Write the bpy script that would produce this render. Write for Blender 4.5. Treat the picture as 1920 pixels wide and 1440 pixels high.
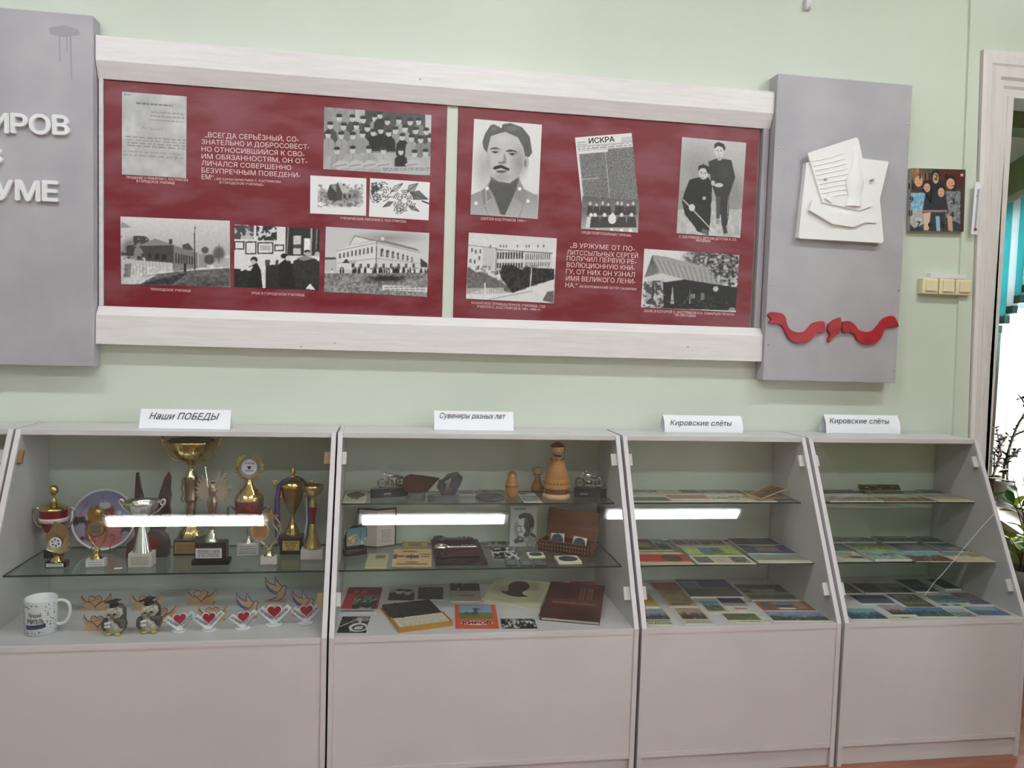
import bpy, bmesh, math, random
import numpy as np
from mathutils import Vector, Matrix
from mathutils.geometry import delaunay_2d_cdt
random.seed(7)
for _o in list(bpy.data.objects): bpy.data.objects.remove(_o)
SC = bpy.context.scene; COL = SC.collection; PI = math.pi
# ------------------------------------------------------------------ camera
FPX, CD, CH, YAW, PITCH, ROLL = 1488.17, 3.05089, 1.49764, 0.15746, -0.06048, 0.03042
_cy, _sy, _cp, _sp = math.cos(YAW), math.sin(YAW), math.cos(PITCH), math.sin(PITCH)
_f = np.array([_sy*_cp, _cy*_cp, _sp]); _r = np.array([_cy, -_sy, 0]); _u = np.cross(_r, _f)
_cr, _sr = math.cos(ROLL), math.sin(ROLL)
CR = np.array([_cr*_r+_sr*_u, -_sr*_r+_cr*_u, _f]); CO = np.array([0, -CD, CH])
cam = bpy.data.cameras.new('camera'); co = bpy.data.objects.new('camera', cam); COL.objects.link(co)
cam.sensor_width = 36; cam.sensor_fit = 'HORIZONTAL'; cam.lens = FPX*36/1920; cam.clip_start = .05
_m = Matrix.Identity(4)
for i in range(3):
    _m[i][0], _m[i][1], _m[i][2], _m[i][3] = CR[0][i], CR[1][i], -CR[2][i], CO[i]
co.matrix_world = _m; SC.camera = co
# ------------------------------------------------------------------ world, exposure
W = bpy.data.worlds.new('sky'); SC.world = W; W.use_nodes = True
_bg = W.node_tree.nodes['Background']; _bg.inputs[0].default_value = (.86, .93, 1, 1); _bg.inputs[1].default_value = 7.0
SC.view_settings.view_transform = 'Standard'; SC.view_settings.look = 'None'; SC.view_settings.gamma = 1
SC.view_settings.use_curve_mapping = False; SC.view_settings.exposure = 1.30
SC.cycles.caustics_reflective = False; SC.cycles.caustics_refractive = False
SC.cycles.max_bounces = 10; SC.cycles.transparent_max_bounces = 24; SC.cycles.diffuse_bounces = 4
LAMP = 17.0          # emission of the ceiling tubes

# ------------------------------------------------------------------ pixel of the 1920x1440 photograph -> point on a real plane
def ray(px, py): return CR.T @ np.array([(px-960)/FPX, -(py-720)/FPX, 1.0])
def onY(px, py, Y): d = ray(px, py); return Vector(CO+d*((Y-CO[1])/d[1]))
def onZ(px, py, Z): d = ray(px, py); return Vector(CO+d*((Z-CO[2])/d[2]))
def mpp(P): return float(CR[2] @ (np.array(P)-CO))/FPX      # metres per pixel at P

# ------------------------------------------------------------------ materials
def s2l(c):
    c = np.asarray(c, float); return np.where(c <= .04045, c/12.92, ((c+.055)/1.055)**2.4)
def rgb(h): return tuple(int(h[i:i+2], 16)/255 for i in (0, 2, 4))
MATS = {}
def mat(name, col, rough=.5, metal=0., noise=None, bump=0., spec=.5, coat=0.):
    """col: hex sRGB; noise=(hex2, scale, (sx,sy,sz), lo, hi)"""
    m = bpy.data.materials.new(name); m.use_nodes = True; N = m.node_tree.nodes; L = m.node_tree.links
    b = N['Principled BSDF']; c = (*s2l(rgb(col)), 1)
    b.inputs['Base Color'].default_value = c; b.inputs['Roughness'].default_value = rough; b.inputs['Metallic'].default_value = metal
    b.inputs['Specular IOR Level'].default_value = spec; b.inputs['Coat Weight'].default_value = coat
    if noise or bump:
        tc = N.new('ShaderNodeTexCoord'); mp = N.new('ShaderNodeMapping'); nz = N.new('ShaderNodeTexNoise')
        L.new(tc.outputs['Object'], mp.inputs[0]); L.new(mp.outputs[0], nz.inputs[0]); nz.inputs['Detail'].default_value = 5
        sc = noise[2] if noise else (1, 1, 1); mp.inputs['Scale'].default_value = sc
        nz.inputs['Scale'].default_value = noise[1] if noise else 60
    if noise:
        cr = N.new('ShaderNodeValToRGB'); cr.color_ramp.elements[0].position = noise[3]; cr.color_ramp.elements[1].position = noise[4]
        cr.color_ramp.elements[0].color = c; cr.color_ramp.elements[1].color = (*s2l(rgb(noise[0])), 1)
        L.new(nz.outputs[0], cr.inputs[0]); L.new(cr.outputs[0], b.inputs['Base Color'])
    if bump:
        bp = N.new('ShaderNodeBump'); bp.inputs['Strength'].default_value = bump; bp.inputs['Distance'].default_value = .004
        L.new(nz.outputs[0], bp.inputs['Height']); L.new(bp.outputs[0], b.inputs['Normal'])
    MATS[name] = m; return m
def glass_mat(name, tint, f0=.04):
    """clear pane: light passes straight through, with the mirror share rising at grazing angles (Schlick)"""
    m = bpy.data.materials.new(name); m.use_nodes = True; N = m.node_tree.nodes; L = m.node_tree.links; N.clear()
    o = N.new('ShaderNodeOutputMaterial'); mx = N.new('ShaderNodeMixShader'); t = N.new('ShaderNodeBsdfTransparent'); g = N.new('ShaderNodeBsdfGlossy')
    t.inputs[0].default_value = (*tint, 1); g.inputs['Roughness'].default_value = 0.0
    lw = N.new('ShaderNodeLayerWeight'); lw.inputs[0].default_value = .5
    p = N.new('ShaderNodeMath'); p.operation = 'POWER'; p.inputs[1].default_value = 5
    q = N.new('ShaderNodeMath'); q.operation = 'MULTIPLY_ADD'; q.inputs[1].default_value = 1-f0; q.inputs[2].default_value = f0
    L.new(lw.outputs['Facing'], p.inputs[0]); L.new(p.outputs[0], q.inputs[0]); L.new(q.outputs[0], mx.inputs[0])
    L.new(t.outputs[0], mx.inputs[1]); L.new(g.outputs[0], mx.inputs[2]); L.new(mx.outputs[0], o.inputs[0])
    MATS[name] = m
def emit_mat(name, col, st):
    m = bpy.data.materials.new(name); m.use_nodes = True; b = m.node_tree.nodes['Principled BSDF']
    b.inputs['Base Color'].default_value = (*col, 1); b.inputs['Emission Color'].default_value = (*col, 1); b.inputs['Emission Strength'].default_value = st
    MATS[name] = m
mat('wall_green', 'd6dcd0', .55, noise=('ced6c9', 1.6, (1, 1, 1), .35, .7), bump=.03)
mat('ceiling_white', 'e6e6e2', .8)
mat('laminate_white', 'd2ced0', .38, noise=('cecacc', 3, (1, 1, 1), .4, .6))
mat('paint_white', 'e8e5e6', .4, noise=('dedada', 14, (.5, 3, 6), .35, .75), bump=.25)
mat('paint_grey', 'a9a7ae', .5, noise=('b4b1b7', 5, (1, 1, 1), .4, .65), bump=.06)
mat('casing_white', 'e4dedc', .42, noise=('ded7d4', 9, (3, 3, .8), .4, .7), bump=.15)
mat('grey_stain', '9d9ba3', .5)
mat('plaster_white', 'eeeeee', .6, bump=.1)
mat('letter_white', 'e9e9ec', .45, bump=.05)
mat('ribbon_red', 'b5222e', .4, noise=('8f1a25', 30, (1, 1, 1), .45, .7), bump=.2)
mat('red_paint', '781826', .38, noise=('86424e', 4.5, (1, 1, 2.6), .43, .64), bump=.04)  # lighter mauve streaks put gloss sheen and uneven brush strokes into the colour
mat('paint_pink', 'ecd3d2', .5)
mat('ink_black', '17161c', .5)
mat('paper_white', 'f1f1f8', .6)
mat('steel', 'b9b9b6', .3, 1.)
mat('clip_white', 'e4e0de', .35); mat('clip_brown', '9c7a54', .4); mat('clip_grey', 'a8a29c', .4)
mat('dark_gap', '1a1a1a', .6)
mat('floor_wood', '8a5240', .3, noise=('a56c55', 3, (1, 9, 1), .35, .7))
mat('olive', '97a37c', .7); mat('ivory', 'e9dcb8', .35); mat('ivory_dark', 'd8c89e', .35)
mat('gold', 'dfcb84', .14, 1., noise=('c8ad62', 25, (1, 1, 1), .4, .65), bump=.06)
mat('pale_gold', 'ddd3ae', .18, 1., bump=.1)
mat('bronze_gold', 'a48f58', .25, .95); mat('antique_gold', 'a5907a', .25, 1., bump=.08)
mat('silver', 'efeee9', .2, 1., bump=.03)
mat('pewter', '8f8c88', .25, 1., bump=.3)
mat('cup_red', '8e1420', .22, .35, coat=.4); mat('cup_red_grid', 'a03a20', .3, .5, noise=('7a0f16', 90, (1, 1, 1), .45, .55))
mat('black_plastic', '18171b', .3); mat('black_satin', '26252a', .4); mat('marble_white', 'd7d2cc', .4, noise=('c4beb8', 14, (1, 1, 2), .45, .7))
mat('dark_wood', '4a2418', .4, noise=('24130d', 18, (1, 1, .3), .4, .6), bump=.4)
mat('mahogany', '4c1f1c', .3, noise=('361412', 12, (1, .4, 3), .4, .65)); mat('brown_wood', '8a4f28', .42, noise=('6a3a1c', 14, (.4, 1, 3), .4, .65), bump=.15)
mat('plywood', 'd2b08c', .55, noise=('c39c74', 20, (1, 1, 4), .4, .65)); mat('plywood_edge', '5b3623', .6); mat('dove_blue', '2c4f8e', .5)
mat('birch', 'c28a4a', .5, noise=('a8743a', 10, (1, 1, 6), .4, .65)); mat('pale_wood', 'd9b184', .5); mat('stone_dark', '3e3f44', .35, noise=('5c5f68', 20, (1, 1, 1), .45, .7))
mat('porcelain', 'ececf0', .2); mat('owl_white', 'cfc8bb', .6, noise=('a79f92', 60, (1, 1, 1), .4, .6), bump=.5); mat('owl_dark', '57534e', .6, bump=.4); mat('yellow', 'd8c14a', .5); mat('owl_beak', '8a6a46', .5)
mat('heart_red', 'a3122c', .35); mat('navy', '23305e', .5); mat('royal_blue', '2b4f9e', .5); mat('satin_white', 'e8e8ee', .45); mat('satin_red', 'b1152a', .45)
mat('maroon', '5a1f26', .5, noise=('4d191f', 20, (1, 1, 1), .4, .6)); mat('page', 'e6ddc8', .7); mat('amber', 'b98322', .3); mat('gold_ink', '9c6a3c', .4, .3)
mat('pot_grey', '9a9a94', .6); mat('terracotta', '5b3a2c', .7); mat('soil', '2a1f18', .9); mat('leaf_dark', '1f2a1e', .4); mat('leaf_green', '2f6a22', .4); mat('leaf_yellow', 'a8b544', .45); mat('stem_brown', '5b4a38', .7); mat('pot_green', '2f8a4a', .5)
mat('blind_white', 'dfe8ea', .7); mat('blind_teal', '7ccfd2', .7); mat('blind_weight', '3d6e6c', .5); mat('rubber', '1c1c1c', .7); mat('therm_red', 'a02a24', .4)
glass_mat('pane_glass', (.938, .95, .944), .045); glass_mat('shelf_glass', (.95, .975, .962), .05); mat('glass_edge', '1f3b35', .2)
glass_mat('window_glass', (.97, .98, .98), .04)
emit_mat('tube_light', (.95, 1, 1), LAMP)
for _n in ('blind_white', 'blind_teal'):      # thin cloth lets daylight through
    _N = MATS[_n].node_tree.nodes; _L = MATS[_n].node_tree.links; _tr = _N.new('ShaderNodeBsdfTranslucent'); _mx = _N.new('ShaderNodeMixShader'); _tr.inputs[0].default_value = _N['Principled BSDF'].inputs['Base Color'].default_value; _mx.inputs[0].default_value = .5
    _L.new(_N['Principled BSDF'].outputs[0], _mx.inputs[1]); _L.new(_tr.outputs[0], _mx.inputs[2]); _L.new(_mx.outputs[0], _N['Material Output'].inputs[0])
# printed surfaces carry their print as a colour attribute of the mesh
_pm = mat('print', 'ffffff', .45); _at = _pm.node_tree.nodes.new('ShaderNodeAttribute'); _at.attribute_name = 'ink'
_pm.node_tree.links.new(_at.outputs['Color'], _pm.node_tree.nodes['Principled BSDF'].inputs['Base Color'])

# ------------------------------------------------------------------ objects
def tag(o, label, cat, group=None, kind=None):
    if label: o['label'] = label
    if cat: o['category'] = cat
    if group: o['group'] = group
    if kind: o['kind'] = kind
    return o
def thing(name, label, cat, loc=(0, 0, 0), rz=0., group=None, M=None):
    o = bpy.data.objects.new(name, None); COL.objects.link(o); o.empty_display_size = .02
    if M is not None: o.matrix_world = M
    else: o.location = loc; o.rotation_euler = (0, 0, rz)
    return tag(o, label, cat, group)
class MB:
    def __init__(s): s.v = []; s.f = []; s.m = []; s.sm = []
    def add(s, vs, fs, m=0, smooth=False):
        k = len(s.v); s.v += [tuple(v) for v in vs]
        for f in fs: s.f.append([k+i for i in f]); s.m.append(m); s.sm.append(smooth)
        return s
    def box(s, x0, x1, y0, y1, z0, z1, m=0, b=0.):
        if b <= 0:
            return s.add([(x0,y0,z0),(x1,y0,z0),(x1,y1,z0),(x0,y1,z0),(x0,y0,z1),(x1,y0,z1),(x1,y1,z1),(x0,y1,z1)],
                         [(0,3,2,1),(4,5,6,7),(0,1,5,4),(1,2,6,5),(2,3,7,6),(3,0,4,7)], m)
        bm = bmesh.new(); bmesh.ops.create_cube(bm, size=1)
        for v in bm.verts: v.co = Vector(((x0+x1)/2+v.co.x*(x1-x0), (y0+y1)/2+v.co.y*(y1-y0), (z0+z1)/2+v.co.z*(z1-z0)))
        bmesh.ops.bevel(bm, geom=bm.edges[:], offset=b, segments=2, affect='EDGES', profile=.6)
        s.bm(bm, m); return s
    def bm(s, bm, m=0, smooth=False):
        bm.verts.index_update(); s.add([v.co[:] for v in bm.verts], [[v.index for v in f.verts] for f in bm.faces], m, smooth); bm.free(); return s
    def prism(s, pts, a0, a1, ax='y', m=0, mside=None):
        """extrude the 2-D polygon pts along axis ax between a0 and a1: 'y' -> pts are (x,z), 'x' -> (y,z), 'z' -> (x,y)"""
        def P(p, a): return (p[0], a, p[1]) if ax == 'y' else (a, p[0], p[1]) if ax == 'x' else (p[0], p[1], a)
        n = len(pts); A = sum(pts[i][0]*pts[(i+1) % n][1]-pts[(i+1) % n][0]*pts[i][1] for i in range(n))
        if (A > 0) != ((a1 > a0) == (ax != 'y')): pts = pts[::-1]
        vs = [P(p, a0) for p in pts]+[P(p, a1) for p in pts]
        s.add(vs, [list(range(n))[::-1], [n+i for i in range(n)]], m)
        s.add(vs, [(i, (i+1) % n, n+(i+1) % n, n+i) for i in range(n)], m if mside is None else mside); return s
    def lathe(s, prof, n=28, c=(0, 0, 0), m=0, flute=0, amp=0., smooth=True, sx=1., sy=1.):
        vs = []; fs = []; R = len(prof)
        for k, (r, z) in enumerate(prof):
            for i in range(n):
                t = 2*PI*i/n; rr = r*(1+amp*math.cos(flute*t)) if flute else r
                vs.append((c[0]+rr*math.cos(t)*sx, c[1]+rr*math.sin(t)*sy, c[2]+z))
        for k in range(R-1):
            for i in range(n): j = (i+1) % n; fs.append((k*n+i, k*n+j, (k+1)*n+j, (k+1)*n+i))
        s.add(vs, fs, m, smooth)
        if prof[0][0] > 1e-6: s.add(vs[:n], [list(range(n))[::-1]], m)
        if prof[-1][0] > 1e-6: s.add(vs[-n:], [list(range(n))], m)
        return s
    def ball(s, c, r, m=0, n=16, sc=(1, 1, 1)):
        return s.lathe([(r*sc[0]*max(math.sin(PI*k/10), 1e-7), -r*sc[2]*math.cos(PI*k/10)) for k in range(11)], n, c, m, sy=sc[1]/sc[0])
    def tube(s, path, r, m=0, n=8, closed=False):
        if not closed and 4 <= len(path) <= 10:      # round the bends (Catmull-Rom)
            Q = [Vector(p) for p in path]; rr = list(r) if isinstance(r, (list, tuple)) else [r]*len(Q); rr += [rr[-1]]*(len(Q)-len(rr)); path = []; r = []
            for i in range(len(Q)-1):
                a, b, c, d = Q[max(i-1, 0)], Q[i], Q[i+1], Q[min(i+2, len(Q)-1)]
                for j in range(4): t = j/4; path.append(.5*(2*b+(c-a)*t+(2*a-5*b+4*c-d)*t*t+(3*b-a-3*c+d)*t**3)); r.append(rr[i]*(1-t)+rr[i+1]*t)
            path.append(Q[-1]); r.append(rr[-1])
        P = [Vector(p) for p in path]; N = len(P); R = r if isinstance(r, (list, tuple)) else [r]*N; vs = []; fs = []
        up = Vector((.13, .31, .94)); pa = None
        for i in range(N):
            d = (P[(i+1) % N]-P[i-1]) if closed else (P[min(i+1, N-1)]-P[max(i-1, 0)])
            d.normalize(); a = pa-d*pa.dot(d) if pa else d.cross(up if abs(d.dot(up)) < .95 else Vector((1, 0, 0)))
            a.normalize(); pa = a; b = d.cross(a)
            for k in range(n): t = 2*PI*k/n; vs.append(P[i]+(a*math.cos(t)+b*math.sin(t))*R[i])
        for i in range(N if closed else N-1):
            for k in range(n): j = (i+1) % N; l = (k+1) % n; fs.append((i*n+k, i*n+l, j*n+l, j*n+k))
        s.add(vs, fs, m, True)
        if not closed: s.add(vs[:n], [list(range(n))[::-1]], m); s.add(vs[-n:], [list(range(n))], m)
        return s
    def text(s, body, w, h, x=0., y=0., z=0., ext=.0004, shear=0., bold=0., m=0, M=None, left=False):
        vs, fs = glyphs(body, shear, 0.); x0, x1 = vs[:, 0].min(), vs[:, 0].max(); kx = w/(x1-x0) if w else h/CAP
        q = np.empty_like(vs); q[:, 0] = (vs[:, 0]-x0)*kx+x; q[:, 1] = vs[:, 1]*h/CAP+y; q[:, 2] = z+vs[:, 2]*ext
        if M is not None: q = np.array([(M @ Vector(p))[:] for p in q])
        if bold and not w: bold = bold*.8
        k = bold*h/CAP*.9; A_ = (M.to_3x3() @ Vector((1, 0, 0)) if M is not None else Vector((1, 0, 0)))*k; B_ = (M.to_3x3() @ Vector((0, 1, 0)) if M is not None else Vector((0, 1, 0)))*k
        C_ = np.cross(A_, B_); C_ = C_/(np.linalg.norm(C_)+1e-20)*max(ext*.04, 2e-5)
        for i, e in enumerate(((0, 0), (1, 0), (-1, 0), (0, .8), (0, -.8)) if bold else ((0, 0),)): s.add(q+np.array(A_)*e[0]+np.array(B_)*e[1]+C_*i, fs, m)      # heavier strokes
        return s
    def build(s, name, mats, parent=None, M=None, loc=None, label=None):
        me = bpy.data.meshes.new(name); me.from_pydata([tuple(v) for v in s.v], [], s.f)
        if isinstance(mats, str): mats = [mats]
        for x in mats: me.materials.append(MATS[x])
        me.polygons.foreach_set('material_index', s.m); me.polygons.foreach_set('use_smooth', s.sm); me.update()
        o = bpy.data.objects.new(name, me); COL.objects.link(o)
        if parent is not None: o.parent = parent
        if M is not None: o.matrix_local = M
        if loc is not None: o.location = loc
        if label: o['label'] = label
        return o
CAP = .729; _GL = {}
def glyphs(body, shear, bold=0.):
    """lettering as a closed mesh: the font's outlines, filled by a constrained triangulation, x right, y up, z -1..1"""
    k = (body, shear)
    if k not in _GL:
        c = bpy.data.curves.new('lettering', 'FONT'); c.body = body; c.shear = shear; c.extrude = 1; c.resolution_u = 3; c.fill_mode = 'NONE'
        o = bpy.data.objects.new('lettering', c); COL.objects.link(o); me = bpy.data.meshes.new_from_object(o)
        nv = len(me.vertices); co_ = np.empty(nv*3); me.vertices.foreach_get('co', co_); co_ = co_.reshape(-1, 3); pts = []; key = {}
        def pid(q):
            q = (round(q[0], 4), round(q[1], 4))
            if q not in key: key[q] = len(pts); pts.append(q)
            return key[q]
        E = set()
        for p in me.polygons:
            vs = list(p.vertices)
            for a, b in zip(vs, vs[1:]+vs[:1]):
                if co_[a][2] > .5 and co_[b][2] > .5:
                    a, b = pid(co_[a]), pid(co_[b])
                    if a != b: E.add((a, b))
        E = list(E); bpy.data.objects.remove(o); bpy.data.curves.remove(c); bpy.data.meshes.remove(me)
        ov, oe, of, _a, _b, _c = delaunay_2d_cdt([Vector(p) for p in pts], E, [], 0, 1e-5); P = np.array([v[:] for v in ov]); A = np.array([pts[a] for a, b in E]); B = np.array([pts[b] for a, b in E]); keep = []
        for t in of:
            x, y = P[list(t)].mean(0); up = (A[:, 1] <= y) & (B[:, 1] > y); dn = (B[:, 1] <= y) & (A[:, 1] > y); den = np.where(B[:, 1] == A[:, 1], 1, B[:, 1]-A[:, 1]); xi = A[:, 0]+(y-A[:, 1])/den*(B[:, 0]-A[:, 0])
            if (up & (xi > x)).sum()-(dn & (xi > x)).sum() != 0: keep.append(list(t))
        n = len(P); cnt = {}
        for t in keep:
            for a, b in zip(t, t[1:]+t[:1]): cnt[(a, b)] = 1
        F = [[n+i for i in t] for t in keep]+[t[::-1] for t in keep]+[[a, b, n+b, n+a] for a, b in cnt if (b, a) not in cnt]
        _GL[k] = (np.concatenate([np.c_[P, -np.ones(n)], np.c_[P, np.ones(n)]]), F)
    return _GL[k]
def frame3(TL, TR, BL):
    """matrix of a true rectangle (origin bottom-left, x right, y up, z out) and its width and height"""
    u = TR-TL; w = u.length; u = u/w; d = BL-TL; d = d-u*d.dot(u); h = d.length; v = -d/h; n = u.cross(v); o = TL-v*h
    M = Matrix.Identity(4)
    for i in range(3): M[i][0], M[i][1], M[i][2], M[i][3] = u[i], v[i], n[i], o[i]
    return M, w, h
def dup(root, loc=None, rz=None, label=None):
    r = root.copy(); COL.objects.link(r)
    if loc is not None: r.location = loc
    if rz is not None: r.rotation_euler = (0, 0, rz)
    if label: r['label'] = label
    for ch in list(root.children):
        c = ch.copy(); COL.objects.link(c); c.parent = r
        for g in list(ch.children): d = g.copy(); COL.objects.link(d); d.parent = c
    return r
def struct(o): o['kind'] = 'structure'; return o

# ------------------------------------------------------------------ printed pictures: a small rasteriser whose result becomes mesh colours
def vnoise(h, w, cx, cy, seed, oct=3):
    rs = np.random.RandomState(seed); out = np.zeros((h, w)); am = 1; tot = 0
    for o in range(oct):
        g = rs.rand(int(cy)+2, int(cx)+2); y = np.linspace(0, int(cy), h); x = np.linspace(0, int(cx), w)
        yi = y.astype(int); xi = x.astype(int); fy = (y-yi)[:, None]; fx = (x-xi)[None]; fy = fy*fy*(3-2*fy); fx = fx*fx*(3-2*fx)
        out += am*((g[yi][:, xi]*(1-fx)+g[yi][:, xi+1]*fx)*(1-fy)+(g[yi+1][:, xi]*(1-fx)+g[yi+1][:, xi+1]*fx)*fy)
        tot += am; am *= .5; cx *= 2; cy *= 2
    return out/tot
class Art:
    def __init__(s, w, h, bg=1., mp=None, ss=2):
        s.w, s.h, s.ss = w, h, ss; s.W, s.H = w*ss, h*ss
        s.a = np.ones((s.H, s.W, 3))*np.asarray(s.c(bg))
        s.X, s.Y = np.meshgrid((np.arange(s.W)+.5)/s.W, (np.arange(s.H)+.5)/s.H); s.mp = mp
        if mp:   # draw in any picture coordinates: mp = (top-left, top-right, bottom-left)
            A, B, C = (np.array(q, float) for q in mp); U = B-A; V = C-A
            s.PX = A[0]+s.X*U[0]+s.Y*V[0]; s.PY = A[1]+s.X*U[1]+s.Y*V[1]
        else: s.PX, s.PY = s.X, s.Y
    def c(s, c): return rgb(c) if isinstance(c, str) else (c, c, c) if np.isscalar(c) else c
    def put(s, m, col, al=1.):
        m = (m*al)[..., None]; s.a = s.a*(1-m)+np.asarray(s.c(col))*m; return s
    def poly(s, pts, col, al=1.):
        x, y = s.PX, s.PY; ins = np.zeros(x.shape, bool); n = len(pts)
        for i in range(n):
            (x0, y0), (x1, y1) = pts[i], pts[(i+1) % n]
            if y0 == y1: continue
            ins ^= ((y0 > y) != (y1 > y)) & (x < (x1-x0)*(y-y0)/(y1-y0)+x0)
        return s.put(ins.astype(float), col, al)
    def rect(s, x0, y0, x1, y1, col, al=1.): return s.put(((s.PX >= x0) & (s.PX < x1) & (s.PY >= y0) & (s.PY < y1)).astype(float), col, al)
    def ell(s, cx, cy, rx, ry, col, al=1., soft=0.):
        d = np.sqrt(((s.PX-cx)/rx)**2+((s.PY-cy)/ry)**2)
        return s.put((d < 1).astype(float) if soft <= 0 else np.clip((1-d)/soft, 0, 1), col, al)
    def line(s, x0, y0, x1, y1, wd, col, al=1.):
        dx, dy = x1-x0, y1-y0; L = dx*dx+dy*dy+1e-12; t = np.clip(((s.PX-x0)*dx+(s.PY-y0)*dy)/L, 0, 1)
        return s.put((np.hypot(s.PX-x0-t*dx, s.PY-y0-t*dy) < wd/2).astype(float), col, al)
    def path(s, pts, wd, col, al=1.):
        for a, b in zip(pts, pts[1:]): s.line(*a, *b, wd, col, al)
        return s
    def grad(s, x0, y0, x1, y1, ca, cb, al=1., mask=None):
        """vertical blend from ca (y0) to cb (y1) inside the rectangle"""
        t = np.clip((s.PY-y0)/(y1-y0+1e-9), 0, 1)[..., None]; c = np.asarray(s.c(ca))*(1-t)+np.asarray(s.c(cb))*t
        m = (((s.PX >= x0) & (s.PX < x1) & (s.PY >= y0) & (s.PY < y1)).astype(float)*al)[..., None]; s.a = s.a*(1-m)+c*m; return s
    def noise(s, x0, y0, x1, y1, amp, cx, cy, seed=1):
        n = (vnoise(s.H, s.W, cx, cy, seed)-.5)*2*amp; m = (s.PX >= x0) & (s.PX < x1) & (s.PY >= y0) & (s.PY < y1)
        s.a = np.clip(s.a+(n*m)[..., None], 0, 1); return s
    def blot(s, x0, y0, x1, y1, col, thr, cx, cy, seed=1, al=1.):
        n = vnoise(s.H, s.W, cx, cy, seed); m = (s.PX >= x0) & (s.PX < x1) & (s.PY >= y0) & (s.PY < y1) & (n > thr); return s.put(m.astype(float), col, al)
    def scribble(s, x0, y0, x1, y1, rows, col, seed=1, al=.8, wd=None):
        rs = random.Random(seed); st = (y1-y0)/rows
        for r in range(rows):
            x = x0+(x1-x0)*rs.random()*.05; y = y0+st*(r+.5)
            while x < x1:
                l = (x1-x0)*rs.uniform(.04, .14); s.rect(x, y-(wd or st*.22), min(x+l, x1), y+(wd or st*.22), col, al); x += l+(x1-x0)*.025
        return s
    def get(s): return s.a.reshape(s.h, s.ss, s.w, s.ss, 3).mean((1, 3))
def sheet(name, art, w, h, t, parent=None, M=None, edge='e8e4da', curl=None, thick_to=0.):
    """one closed mesh: printed top face (a colour grid) over a plain slab of thickness t; origin bottom-left, print faces +z"""
    a = art.get() if isinstance(art, Art) else art; H, Wd = a.shape[:2]; xs = np.linspace(0, w, Wd); ys = np.linspace(h, 0, H)
    X, Y = np.meshgrid(xs, ys); Z = np.full_like(X, t) if curl is None else t+curl(X/w, Y/h)
    V = np.stack([X, Y, Z], -1).reshape(-1, 3); B = V.copy(); B[:, 2] -= t
    idx = np.arange(H*Wd).reshape(H, Wd); q = np.stack([idx[1:, :-1], idx[1:, 1:], idx[:-1, 1:], idx[:-1, :-1]], -1).reshape(-1, 4)
    ring = np.concatenate([idx[0, :-1], idx[:-1, -1], idx[-1, :0:-1], idx[:0:-1, 0]]); n = H*Wd; R = len(ring)
    nx = np.roll(ring, -1); side0 = np.arange(n, n+R); side1 = side0+R; sq = np.stack([side0, side1, np.roll(side1, -1), np.roll(side0, -1)], -1)
    sq = sq[:, ::-1][:, [3, 2, 1, 0]]
    allv = np.concatenate([V, V[ring], B[ring]]); me = bpy.data.meshes.new(name)
    me.from_pydata(allv.tolist(), [], q.tolist()+sq.tolist()+[side1.tolist()])
    ca = me.color_attributes.new('ink', 'FLOAT_COLOR', 'POINT'); ec = np.ones((len(allv), 4)); ec[:, :3] = s2l(rgb(edge)); ec[:n, :3] = s2l(np.clip(a, 0, 1)).reshape(-1, 3)
    ca.data.foreach_set('color', ec.astype(np.float32).ravel()); me.materials.append(MATS['print']); me.update()
    o = bpy.data.objects.new(name, me); COL.objects.link(o)
    if parent is not None: o.parent = parent
    if M is not None: o.matrix_local = M
    return o
# ------------------------------------------------------------------ the room
CEIL = 3.25; XL, XR, YF = -4.2, 4.6, -5.6; DX0, DX1, DZ = 2.575, 3.6, 2.56
b = MB().box(XL, DX0, 0, .14, 0, CEIL).box(DX1, XR, 0, .14, 0, CEIL).box(DX0, DX1, 0, .14, DZ, CEIL); struct(b.build('wall_back', 'wall_green'))
struct(MB().box(XL-.14, XL, YF, .14, 0, CEIL).build('wall_left', 'wall_green'))
struct(MB().box(XL, XR, YF-.14, YF, 0, CEIL).build('wall_front', 'wall_green'))
WY = [(-5.2, -4.1), (-2.8, -1.5)]; WZ = (.95, 2.55)
b = MB().box(XR, XR+.14, YF, .14, 0, WZ[0]).box(XR, XR+.14, YF, .14, WZ[1], CEIL)
for a0, a1 in [(YF, WY[0][0]), (WY[0][1], WY[1][0]), (WY[1][1], .14)]: b.box(XR, XR+.14, a0, a1, *WZ)
struct(b.build('wall_right', 'wall_green'))
def window(name, y0, y1, z0, z1, x, M=None):
    b = MB()
    for a in (y0, (y0+y1)/2-.03, y1-.06): b.box(x, x+.07, a, a+.06, z0, z1)
    for a in (z0, z1-.06, z0+(z1-z0)*.68): b.box(x+.001, x+.069, y0+.06, y1-.06, a, a+.06)
    o = struct(b.build(name, 'casing_white')); 
    MB().box(x+.03, x+.036, y0+.01, y1-.01, z0+.01, z1-.01).build('pane', 'window_glass', o)
    MB().box(x-.16, x+.02, y0-.04, y1+.04, z0-.035, z0+.001).build('window_sill', 'casing_white', o)
    if M is not None: o.matrix_world = M
    return o
for k, (a0, a1) in enumerate(WY): window('window_%d' % (k+1), a0, a1, *WZ, XR+.05)
struct(MB().box(XL-.14, 7.5, YF-.14, 6.2, -.05, 0).build('floor', 'floor_wood'))
struct(MB().box(XL-.14, XR+.14, YF-.14, .14, CEIL, CEIL+.05).build('ceiling', 'ceiling_white'))
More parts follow.
